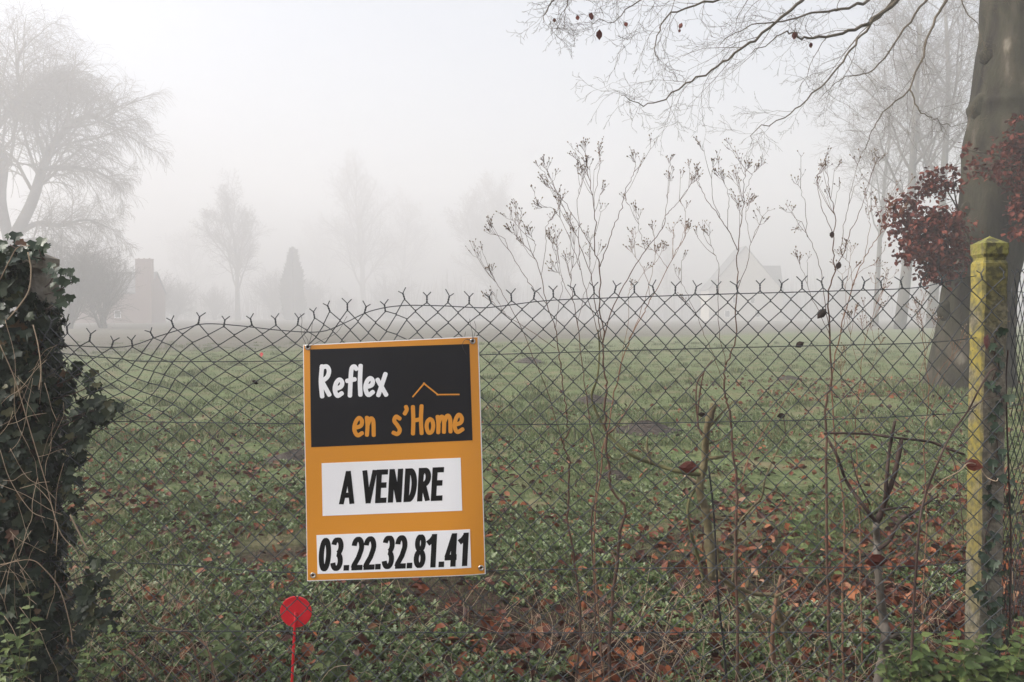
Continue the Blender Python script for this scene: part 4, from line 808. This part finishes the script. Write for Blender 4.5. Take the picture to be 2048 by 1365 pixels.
for i, (px, py, s, lab, rt, w) in enumerate([
        (1975, 684, .052, 'dark red dead leaf caught in the wire high on the lichen post', (.2, -1.75, -.5), .9), (1948, 931, .058, 'folded red dead leaf caught against the middle of the lichen post', (-1.4, -1.5, .3), 1.0), (1377, 935, .072, 'red dead leaf caught in the wire beside the sawn stub', (1.5, -1.4, .2), .8),
        (1753, 1124, .078, 'rusty red dead leaf hooked on the wire across the sapling trunk', (1.4, -1.3, .1), 1.0), (1830, 1131, .072, 'rusty red dead leaf on the wire between sapling and post', (-1.5, -1.4, .1), .75)]):
    o = one_leaf('dead_leaf', px, py, 2.84 if px > 1900 else 2.875, s, 40 + i, M['deadleaf'], None, rt, w); tag(o, lab, 'dead leaf', 'red dead leaves caught in the fence')
for i, (px, py, s, lab) in enumerate([(1664, 470, .026, 'black shrivelled leaf highest on the dark dry weed'), (1677, 532, .03, 'black curled leaf at the fork of the dark dry weed'), (1643, 628, .045, 'largest black dead leaf hanging left of the dark dry weed'), (1599, 690, .035, 'narrow black dead leaf hanging on the second wire'), (1562, 832, .03, 'small black dead leaf on the third wire'), (1404, 830, .03, 'small black dead leaf hanging by the sawn stub'), (510, 765, .025, 'small brown dead leaf in the mesh left of the sign'), (467, 870, .022, 'tiny dark dead leaf low in the mesh left of the sign')]):
    o = one_leaf('dead_leaf', px, py, 3.03 if px > 1590 else 2.88, s, 60 + i, M['blackleaf'], None, (.3 * i, -1.6 + .1 * i, .4), .9); tag(o, lab, 'dead leaf', 'shrivelled dark leaves in the weeds')
# ---------------------------------------------------------------- ivy
IV = np.array([(0, 0, 0), (.30, -.08, .03), (.52, .2, .05), (.3, .36, .02), (.34, .62, .04), (.1, .6, 0), (0, 1, -.08), (-.1, .6, 0), (-.34, .62, .04), (-.3, .36, .02), (-.52, .2, .05), (-.30, -.08, .03), (0, .34, -.05)], float)
IVF = [(12, i, i + 1) for i in range(0, 11)] + [(12, 11, 0)]
def ivy_leaves(name, pos, nrm, size, m, parent, seed):
    r_ = np.random.default_rng(seed); n = len(pos); nrm = nrm / np.linalg.norm(nrm, axis=1, keepdims=True)
    down = np.tile([[0, -.0, -1.]], (n, 1)) + r_.normal(0, .45, (n, 3)); d = down - (down * nrm).sum(1, keepdims=True) * nrm; d /= np.linalg.norm(d, axis=1, keepdims=True); x = np.cross(d, nrm)
    Rm = np.stack([x, d, nrm], -1); v, f = scatter_geo(IV, IVF, pos, Rm, size); return mesh_np(name, v, f, m, parent)
r_ = np.random.default_rng(8)
iv = thing('ivy_plant', 'thick dark ivy smothering the left fence post', 'ivy', (LPX, FY + .05, 0))
# outline of the mass: half widths by height
ey = np.array([482, 520, 560, 600, 640, 680, 720, 800, 880, 960, 1040, 1120, 1200, 1300, 1400]); er = np.array([58, 56, 58, 76, 92, 100, 108, 114, 120, 112, 104, 100, 96, 98, 108]); el_ = -60
N = 3600; py = r_.uniform(490, 1390, N); right = np.interp(py, ey, er) * (1 + .09 * np.sin(py * .043) + .07 * np.sin(py * .11 + 1) + .05 * np.sin(py * .23)); cxp = 20; wv = (right - cxp) / F * FY
a = r_.uniform(math.pi * .92, math.pi * 2.08, N); dep = r_.uniform(.7, 1.12, N)
cz = np.array([P(cxp, q, FY).z for q in py]); X = FX(cxp) + np.cos(a) * wv * dep * np.where(np.cos(a) < 0, 1.3, 1); Yv = FY + .06 + np.sin(a) * np.minimum(wv, .14) * dep * 1.1
nrm = np.stack([np.cos(a), np.sin(a) * 1.2, np.full(N, .25)], -1) + r_.normal(0, .5, (N, 3))
keep = ~((py < 590) & (py > 498) & (X > FX(38)) & (X < FX(80)) & (r_.random(N) < .9))      # bare concrete near the top
ivy_leaves('foliage', np.stack([X, Yv, cz], -1)[keep], nrm[keep], r_.uniform(.022, .056, N)[keep], M['ivy'], iv, 1)
core = []   # woody mass inside
R = random.Random(4)
for i in range(46):
    x0 = R.uniform(-60, 95); pts = []; 
    for y in range(1390, 600, -90): pts.append(P(min(x0 + R.uniform(-18, 18), np.interp(y, ey, er) - 24), y, FY + R.uniform(-.03, .16)))
    core.append((cr(pts, 3), [.012 + .006 * R.random()] * (3 * (len(pts) - 1) + 1)))
tubes('stem', core, M['dark_wood'], iv, 6)
st = []
for pl, r in [([(15, 640), (40, 610), (58, 580), (62, 540), (56, 505)], .005), ([(0, 560), (20, 520), (36, 495), (60, 492)], .004), ([(78, 780), (82, 740), (76, 690), (66, 650)], .004), ([(0, 690), (30, 760), (60, 860), (90, 960), (118, 1060), (150, 1100), (165, 1130)], .0035), ([(0, 900), (20, 960), (60, 1020), (90, 1036)], .0025), ([(0, 970), (50, 990), (100, 1020), (125, 1030)], .002), ([(-20, 860), (30, 830), (80, 715), (115, 690)], .0018), ([(140, 1030), (155, 1060), (175, 1100)], .006), ([(0, 1130), (60, 1120), (90, 1140), (120, 1180), (140, 1250), (145, 1290)], .004), ([(10, 640), (30, 720), (30, 830), (60, 900)], .002)]:
    q = cr([P(x, y, FY - .115) for x, y in pl], 5); st.append((q, [r * .42] * len(q)))
tubes('bare_stem', st, M['straw'], iv, 6)
# sprigs standing off the mass
sp_ = [(150, 560, 46, 7), (110, 545, 26, 6), (128, 590, 26, 4), (75, 492, 26, 10), (20, 490, 40, 12), (200, 815, 32, 22), (170, 830, 30, 14), (165, 745, 34, 6), (230, 810, 14, 8), (160, 870, 32, 16), (190, 770, 14, 4), (205, 1140, 36, 9), (180, 1180, 40, 18), (215, 1235, 34, 12), (160, 1240, 50, 22), (135, 960, 26, 10), (150, 1000, 18, 5)]
for si, (px, py_, rpx, n) in enumerate(sp_):
    pp, nn = [], []
    for _ in range(n):
        aa = r_.uniform(0, 6.28); q = P(px + math.cos(aa) * rpx * math.sqrt(r_.random()) * .8, py_ + math.sin(aa) * rpx * math.sqrt(r_.random()) * .8, FY + r_.uniform(-.07, .05)); pp.append(tuple(q)); nn.append((r_.normal(.1, .4), -1, r_.normal(.4, .4)))
    q = cr([P(90, py_ + 30, FY + .01), P((90 + px) / 2, py_ + 20, FY - .02), P(px, py_, FY - .01)], 5)
    sg = tubes('sprig', [(q, [.002] * len(q))], M['dark_wood'], iv, 5)
    sl = ivy_leaves('foliage', np.array(pp), np.array(nn), r_.uniform(.03, .052, n), M['ivy_bright' if py_ < 700 else 'ivy'], None, si); sl.parent = sg; sl.location = -V(iv.location)
R = random.Random(19); tw = []          # dry twigs tangled over the ivy
for i in range(46):
    x, y = R.uniform(-20, 110), R.uniform(660, 1300); a = R.uniform(0, 6.28); pl = []
    for k in range(R.choice([4, 5, 7])): pl.append((x, y)); a += R.gauss(0, .22); x += math.cos(a) * 20; y += math.sin(a) * 28; x = min(x, np.interp(y, ey, er) + 12)
    q = cr([P(a_, b_, FY - .125 - R.uniform(0, .03)) for a_, b_ in pl], 3); tw.append((q, [R.uniform(.0004, .0010)] * len(q)))
tubes('dry_twig', tw, M['straw'], iv, 4)
# ivy climbing the right post
i2 = thing('ivy_plant', 'string of ivy leaves climbing the front of the lichen post', 'ivy', (PCX, PYF, 0)); pp, nn, q = [], [], []
path = [(1990, 1345), (1978, 1290), (1985, 1240), (1972, 1200), (1976, 1130), (1970, 1080), (1985, 1020), (1978, 985), (1990, 940), (1995, 890), (1990, 840), (2004, 800), (1985, 765), (1996, 730), (1988, 700), (1995, 660)]
for y in range(655, 1350, 15):
    x = np.interp(y, [b for _, b in path[::-1]], [a for a, _ in path[::-1]])
    for _ in range(1 if y < 1080 else 2):
        pp.append(tuple(P(x + r_.normal(0, 9 if y < 1050 else 13), y + r_.normal(0, 5), PYF - .006 - r_.random() * .014))); nn.append((r_.normal(0, .3), -1, r_.normal(.35, .3)))
for y in range(960, 1330, 30): pp.append(tuple(P(2019 + r_.normal(0, 5), y, PYF + r_.uniform(-.01, .05)))); nn.append((r_.normal(.5, .3), -1, r_.normal(.2, .3)))
ivy_leaves('foliage', np.array(pp), np.array(nn), r_.uniform(.024, .046, len(pp)), M['ivy_bright'], i2, 5)
q = cr([P(x, y, PYF - .003) for x, y in path], 5); q2 = cr([P(x, y, PYF + .02) for x, y in [(2025, 1360), (2020, 1250), (2022, 1100), (2018, 960), (2012, 780), (2016, 700)]], 5)
tubes('stem', [(q, [.0022] * len(q)), (q2, [.003] * len(q2))], M['dark_wood'], i2, 6)
# ---------------------------------------------------------------- nettles and brambles at the foot of the fence
NL = np.array([(0, 0, 0), (.2, .12, .02), (.32, .3, .04), (.24, .32, .04), (.28, .5, .03), (.18, .54, .03), (.16, .74, 0), (0, 1, -.1), (-.16, .74, 0), (-.18, .54, .03), (-.28, .5, .03), (-.24, .32, .04), (-.32, .3, .04), (-.2, .12, .02), (0, .45, -.03)], float)
NLF = [(14, i, i + 1) for i in range(13)] + [(14, 13, 0)]
def leafy_plant(name, label, cat, px, Y, topy, seed, nst, spread, size, group):
    R = random.Random(seed); b = gp(xat(px, Y), Y); t = thing(name, label, cat, b, group); H = zat(topy, Y) - b.z; ln = []; pos = []; dr = []; nr = []; sz = []
    for s in range(nst):
        e = b + V((R.gauss(0, spread), R.gauss(0, spread * .6), H * R.uniform(.55, 1))); s0 = b + V((R.gauss(0, spread * .5), R.gauss(0, spread * .3), -.02)); pts = cr([s0, (s0 + e) / 2 + V((R.gauss(0, .02), R.gauss(0, .02), .02)), e], 5); ln.append((pts, [.0022 - .0012 * k / 10 for k in range(11)])); az = R.random() * 3
        for k in range(2, 11):
            az += 1.57
            for sd in (0, math.pi):
                a = az + sd + R.gauss(0, .3); d = V((math.cos(a), math.sin(a), R.uniform(-.35, .3))).normalized(); pos.append(tuple(pts[k])); dr.append(tuple(d)); n = V((0, 0, 1)) + V((R.gauss(0, .3), R.gauss(-.4, .3), 0)); n = (n - d * n.dot(d)).normalized(); nr.append(tuple(n)); sz.append(size * R.uniform(.55, 1.15) * (1 if k < 9 else .7))
    D = np.array(dr); Nn = np.array(nr); Rm = np.stack([np.cross(D, Nn), D, Nn], -1)
    v, f = scatter_geo(NL, NLF, np.array(pos), Rm, np.array(sz)); mesh_np('foliage', v, f, M['nettle'], t); tubes('stem', ln, M['moss_green'], t, 5); return t
leafy_plant('nettle_plant', 'bright green nettle clump at the bottom right corner', 'nettle', 2030, 2.8, 1225, 1, 9, .045,.06, 'nettles at the foot of the fence')
leafy_plant('nettle_plant', 'green nettle clump at the foot of the lichen post', 'nettle', 1945, 2.82, 1235, 2, 8, .045, .06, 'nettles at the foot of the fence')
leafy_plant('nettle_plant', 'green nettle clump between sapling and lichen post', 'nettle', 1870, 2.86, 1240, 3, 8, .05, .06, 'nettles at the foot of the fence')
leafy_plant('nettle_plant', 'low nettle clump at the foot of the sapling', 'nettle', 1815, 2.85, 1280, 4, 7, .04, .042, 'nettles at the foot of the fence')
leafy_plant('nettle_plant', 'pale green nettle at the bottom left corner before the ivy', 'nettle', 40, 2.66, 1190, 5, 6, .06, .04, 'nettles at the foot of the fence')
leafy_plant('nettle_plant', 'small green nettle right of the ivy foot', 'nettle', 170, 2.72, 1250, 6, 4, .04, .038, 'nettles at the foot of the fence')
leafy_plant('nettle_plant', 'dull green nettle just left of the red disc', 'nettle', 455, 3.1, 1205, 7, 6, .07, .05, 'nettles at the foot of the fence')
leafy_plant('nettle_plant', 'dull green nettle just right of the red disc', 'nettle', 650, 3.05, 1215, 8, 5, .05, .045, 'nettles at the foot of the fence')
leafy_plant('nettle_plant', 'young nettle beyond the wire above the second sapling branch', 'nettle', 1625, 4.2, 960, 9, 6, .07, .055, 'nettles at the foot of the fence')
# ---------------------------------------------------------------- molehills
for i, (px, py, w, h, lab) in enumerate([(1295, 868, .42, .11, 'dark molehill on the grass right of the tallest weed'), (592, 912, .38, .1, 'brown molehill at the left edge of the sign'), (1185, 800, .4, .1, 'small dark molehill far out behind the tall weeds'), (1230, 955, .2, .05, 'low molehill close behind the bent weed stem'), (1580, 760, .35, .08, 'faint molehill near the trees on the right'), (1060, 728, .45, .12, 'faint far molehill just right of the sign')]):
    Y = CAM.z / ((py - 630) / F); x = xat(px, Y); z0 = float(gz(x, Y)); v = []; f = []; n = 28; m = 9; R = random.Random(i)
    for a in range(m):
        for k in range(n):
            rr = w * (a / (m - 1)) * (1 + .12 * math.sin(3 * k / n * 6.28 + i) + .1 * R.uniform(-1, 1)); q = a / (m - 1); v.append((x + rr * math.cos(k / n * 6.2832), Y + rr * .8 * math.sin(k / n * 6.2832), z0 + h * (math.cos(q * 3.1416) * .5 + .5) * (1 + R.uniform(-.15, .15)) - (.03 if a == m - 1 else 0)))
    for a in range(m - 1):
        for k in range(n): f.append((a * n + k, (a + 1) * n + k, (a + 1) * n + (k + 1) % n, a * n + (k + 1) % n))
    o = mesh_np('molehill', v, [np.array(f)], M['soil']); tag(o, lab, 'molehill', 'molehills in the meadow')
# ---------------------------------------------------------------- ground cover
r_ = np.random.default_rng(12)
def sample(N, a, b, xw=.72):
    Y = a * (b / a) ** r_.random(N); X = r_.uniform(-1, 1, N) * (xw * Y + .4); return X, Y
def pn(x, y, s):     # cheap patchy noise in 0..1
    return .5 + .25 * (np.sin(x * s * 1.3 + 2 * np.sin(y * s * .7)) + np.sin(y * s * 1.1 + 1.7 * np.sin(x * s * .9 + 1)))
def rosette(leaf, faces, n, tilt, seed):
    rr = np.random.default_rng(seed); g = []
    for k in range(n):
        Rm = rotmats(np.array([k / n * 6.28 + rr.uniform(-.3, .3)]), np.array([rr.uniform(*tilt)]), np.array([rr.uniform(-.3, .3)])); v, f = scatter_geo(leaf, faces, np.array([[0, 0, .02 * rr.random()]]), Rm, np.array([rr.uniform(.6, 1.1)])); g.append((v, f))
    v, f = join_geo(g); return v, [tuple(q) for a in f for q in a]
FE = np.array([(0, 0, 0), (.05, .2, 0), (.24, .34, .03), (.07, .4, .02), (.28, .58, .04), (.07, .64, .02), (.2, .82, .02), (0, 1, -.06), (-.2, .82, .02), (-.07, .64, .02), (-.28, .58, .04), (-.07, .4, .02), (-.24, .34, .03), (-.05, .2, 0)], float)
FEF = [(0, 1, 13), (1, 2, 3), (13, 11, 12), (1, 3, 11, 13), (3, 4, 5), (11, 9, 10), (3, 5, 9, 11), (5, 6, 7), (9, 7, 8), (5, 7, 9)]
RO = np.array([(0, 0, 0), (.2, .25, .03), (.25, .6, .04), (0, 1, -.05), (-.25, .6, .04), (-.2, .25, .03)], float); ROF = [(0, 1, 5), (1, 2, 4, 5), (2, 3, 4)]
geo = []
for leaf, fc, n, tilt, N, sz, sd in [(FE, FEF, 7, (.15, .9), 20000, (.014, .036), 1), (FE, FEF, 6, (.4, 1.2), 14000, (.018, .044), 2), (RO, ROF, 8, (.1, .9), 15000, (.009, .022), 3)]:
    v, f = rosette(leaf, fc, n, tilt, sd); X, Y = sample(N, 2.5, 13, .72); k = pn(X, Y, 2.2) + .35 * pn(X, Y, 7)
    thr = .38 + .5 * np.clip((X / Y + .1) / .6, 0, 1) * (Y < 7) + .05 * np.clip(Y - 6, 0, 9); ok = k > thr; X, Y = X[ok], Y[ok]; n_ = len(X)
    s = r_.uniform(*sz, n_) * (1 + .03 * Y); geo.append(scatter_geo(v, f, np.stack([X, Y, gz(X, Y) + r_.uniform(.004, .028, n_)], -1), rotmats(r_.random(n_) * 6.28, r_.normal(0, .15, n_), r_.normal(0, .15, n_)), np.stack([s, s, s * r_.uniform(.8, 1.5, n_)], -1)))
v, f = join_geo(geo); tag(mesh_np('weeds', v, f, M['herb']), 'low feathery green weeds covering the ground behind the fence', 'weeds', kind='stuff')
# fallen leaves
N = 26000; X, Y = sample(N, 2.5, 12, .75); d = .3 + .25 * (Y > 5) * (X < 0) + .85 * np.clip((X / Y - .02) / .4, 0, 1) * np.clip((7.5 - Y) / 3, .15, 1) + .4 * (Y < 3.5) * (X > -1.6); d *= .45 + .9 * pn(X, Y, 3.1); ok = r_.random(N) < d; X, Y = X[ok], Y[ok]; n_ = len(X)
T = np.array(LEAF) * [1.25, 1, 1] - [0, .5, 0]; T[:, 2] += .9 * T[:, 0] ** 2 + .45 * T[:, 1] ** 2 + .1 * T[:, 1] * T[:, 0]
v, f = scatter_geo(T, LEAFF, np.stack([X, Y, gz(X, Y) + r_.uniform(.006, .03, n_)], -1), rotmats(r_.random(n_) * 6.28, r_.normal(0, .5, n_), r_.normal(0, .7, n_)), r_.uniform(.025, .075, n_))
tag(mesh_np('fallen_leaves', v, f, M['litter']), 'wet red brown beech leaves lying among the weeds', 'fallen leaves', kind='stuff')
# grass
N = 380000; X, Y = sample(N, 2.6, 40, .68); t = pn(X, Y, 1.7) * .5 + pn(X, Y, 6) * .5; ok = (t > .28) & ((Y > 6) | (r_.random(N) < .45 + .5 * (Y > 4.2))); X, Y = X[ok], Y[ok]; n_ = len(X)
B = [(-.05, 0, 0), (.05, 0, 0), (.03, .12, .6), (0, .42, 1)]; tuft = pn(X + 3, Y, 4.3) * pn(X, Y + 5, 1.9); s = r_.uniform(.018, .05, n_) * (.6 + 1.6 * tuft) * (.6 + .6 * pn(X, Y, 2.3)) * np.clip(.8 + Y * .02, 0, 1.3)
# taller tufts standing in clumps
tx, ty = sample(900, 8.5, 42, .66); K = 60; th = np.repeat(r_.uniform(.05, .15, 900), K); tw_ = np.repeat(r_.uniform(.05, .16, 900), K)
X = np.concatenate([X, np.repeat(tx, K) + r_.normal(0, 1, 900 * K) * tw_]); Y = np.concatenate([Y, np.repeat(ty, K) + r_.normal(0, 1, 900 * K) * tw_]); s = np.concatenate([s, th * r_.uniform(.5, 1.1, 900 * K)]); n_ = len(X)
v, f = scatter_geo(B, [(0, 1, 2), (0, 2, 3)], np.stack([X, Y, gz(X, Y) - .003], -1), rotmats(r_.random(n_) * 6.28, r_.normal(.1, .35, n_), r_.normal(0, .3, n_)), np.stack([np.minimum(s, .05) * (.4 + Y * .05), s, s], -1))
tag(mesh_np('grass', v, f, M['grass']), 'short damp meadow grass fading into the fog', 'grass', kind='stuff')
# rough grass and leaves round the foot of the beech
N = 9000; a = r_.uniform(0, 6.283, N); q = .72 + np.abs(r_.normal(0, .55, N)); X = bt_base.x + q * np.cos(a); Y = bt_base.y + q * np.sin(a); s = r_.uniform(.05, .2, N) * np.clip(1.5 - q * .45, .4, 1)
v1 = scatter_geo(B, [(0, 1, 2), (0, 2, 3)], np.stack([X, Y, gz(X, Y) - .01], -1), rotmats(r_.random(N) * 6.28, r_.normal(.1, .4, N), r_.normal(0, .35, N)), np.stack([s * .5, s, s], -1))
tag(mesh_np('rough_grass', v1[0], v1[1], M['grass']), 'longer rough grass round the foot of the beech', 'grass', kind='stuff')
N = 1500; a = r_.uniform(0, 6.283, N); q = .7 + np.abs(r_.normal(0, 1.9, N)); X = bt_base.x + q * np.cos(a) * 1.4; Y = bt_base.y + q * np.sin(a)
v1 = scatter_geo(T, LEAFF, np.stack([X, Y, gz(X, Y) + r_.uniform(.01, .08, N)], -1), rotmats(r_.random(N) * 6.28, r_.normal(0, .5, N), r_.normal(0, .7, N)), r_.uniform(.05, .09, N))
tag(mesh_np('beech_leaf_litter', v1[0], v1[1], M['litter']), 'brown fallen leaves heaped round the foot of the beech', 'fallen leaves', kind='stuff')
# dry stalks along the fence foot
R = random.Random(31); ln = []
for i in range(800):
    px = R.choice([R.uniform(-20, 2060), R.uniform(1050, 1950), R.uniform(0, 460)]); Y = R.uniform(2.72, 3.9); x = xat(px, Y); b = gp(x, Y); l = R.uniform(.1, .42) * (1.3 if px < 300 else 1); a = R.uniform(0, 6.28); q = R.uniform(.1, 1.3)
    e = b + V((math.cos(a) * q * l, math.sin(a) * q * l * .5, l * R.uniform(.25, 1))); m = (b + e) / 2 + V((R.gauss(0, .02), R.gauss(0, .02), l * .12)); r = R.uniform(.0006, .0015); ln.append((cr([b, m, e], 4), [r * (1 - .07 * k) for k in range(9)]))
tag(tubes('dry_stalks', ln, M['straw'], None, 4), 'tangle of thin straw coloured stalks along the fence foot', 'dry stalks', kind='stuff')
# ---------------------------------------------------------------- fog
hm = bpy.data.materials.new('fog'); hm.use_nodes = True; n = hm.node_tree.nodes; n.remove(n['Principled BSDF']); pv = n.new('ShaderNodeVolumePrincipled')
pv.inputs['Color'].default_value = (.785, .786, .802, 1); pv.inputs['Density'].default_value = FOG; pv.inputs['Anisotropy'].default_value = .15
hm.node_tree.links.new(pv.outputs[0], n['Material Output'].inputs['Volume'])
g, f = box_geo(-337, 337, -97, 347, -1.6, 52); tag(mesh_np('haze', g, f, hm), 'even pale fog filling the whole meadow', 'fog', kind='stuff')
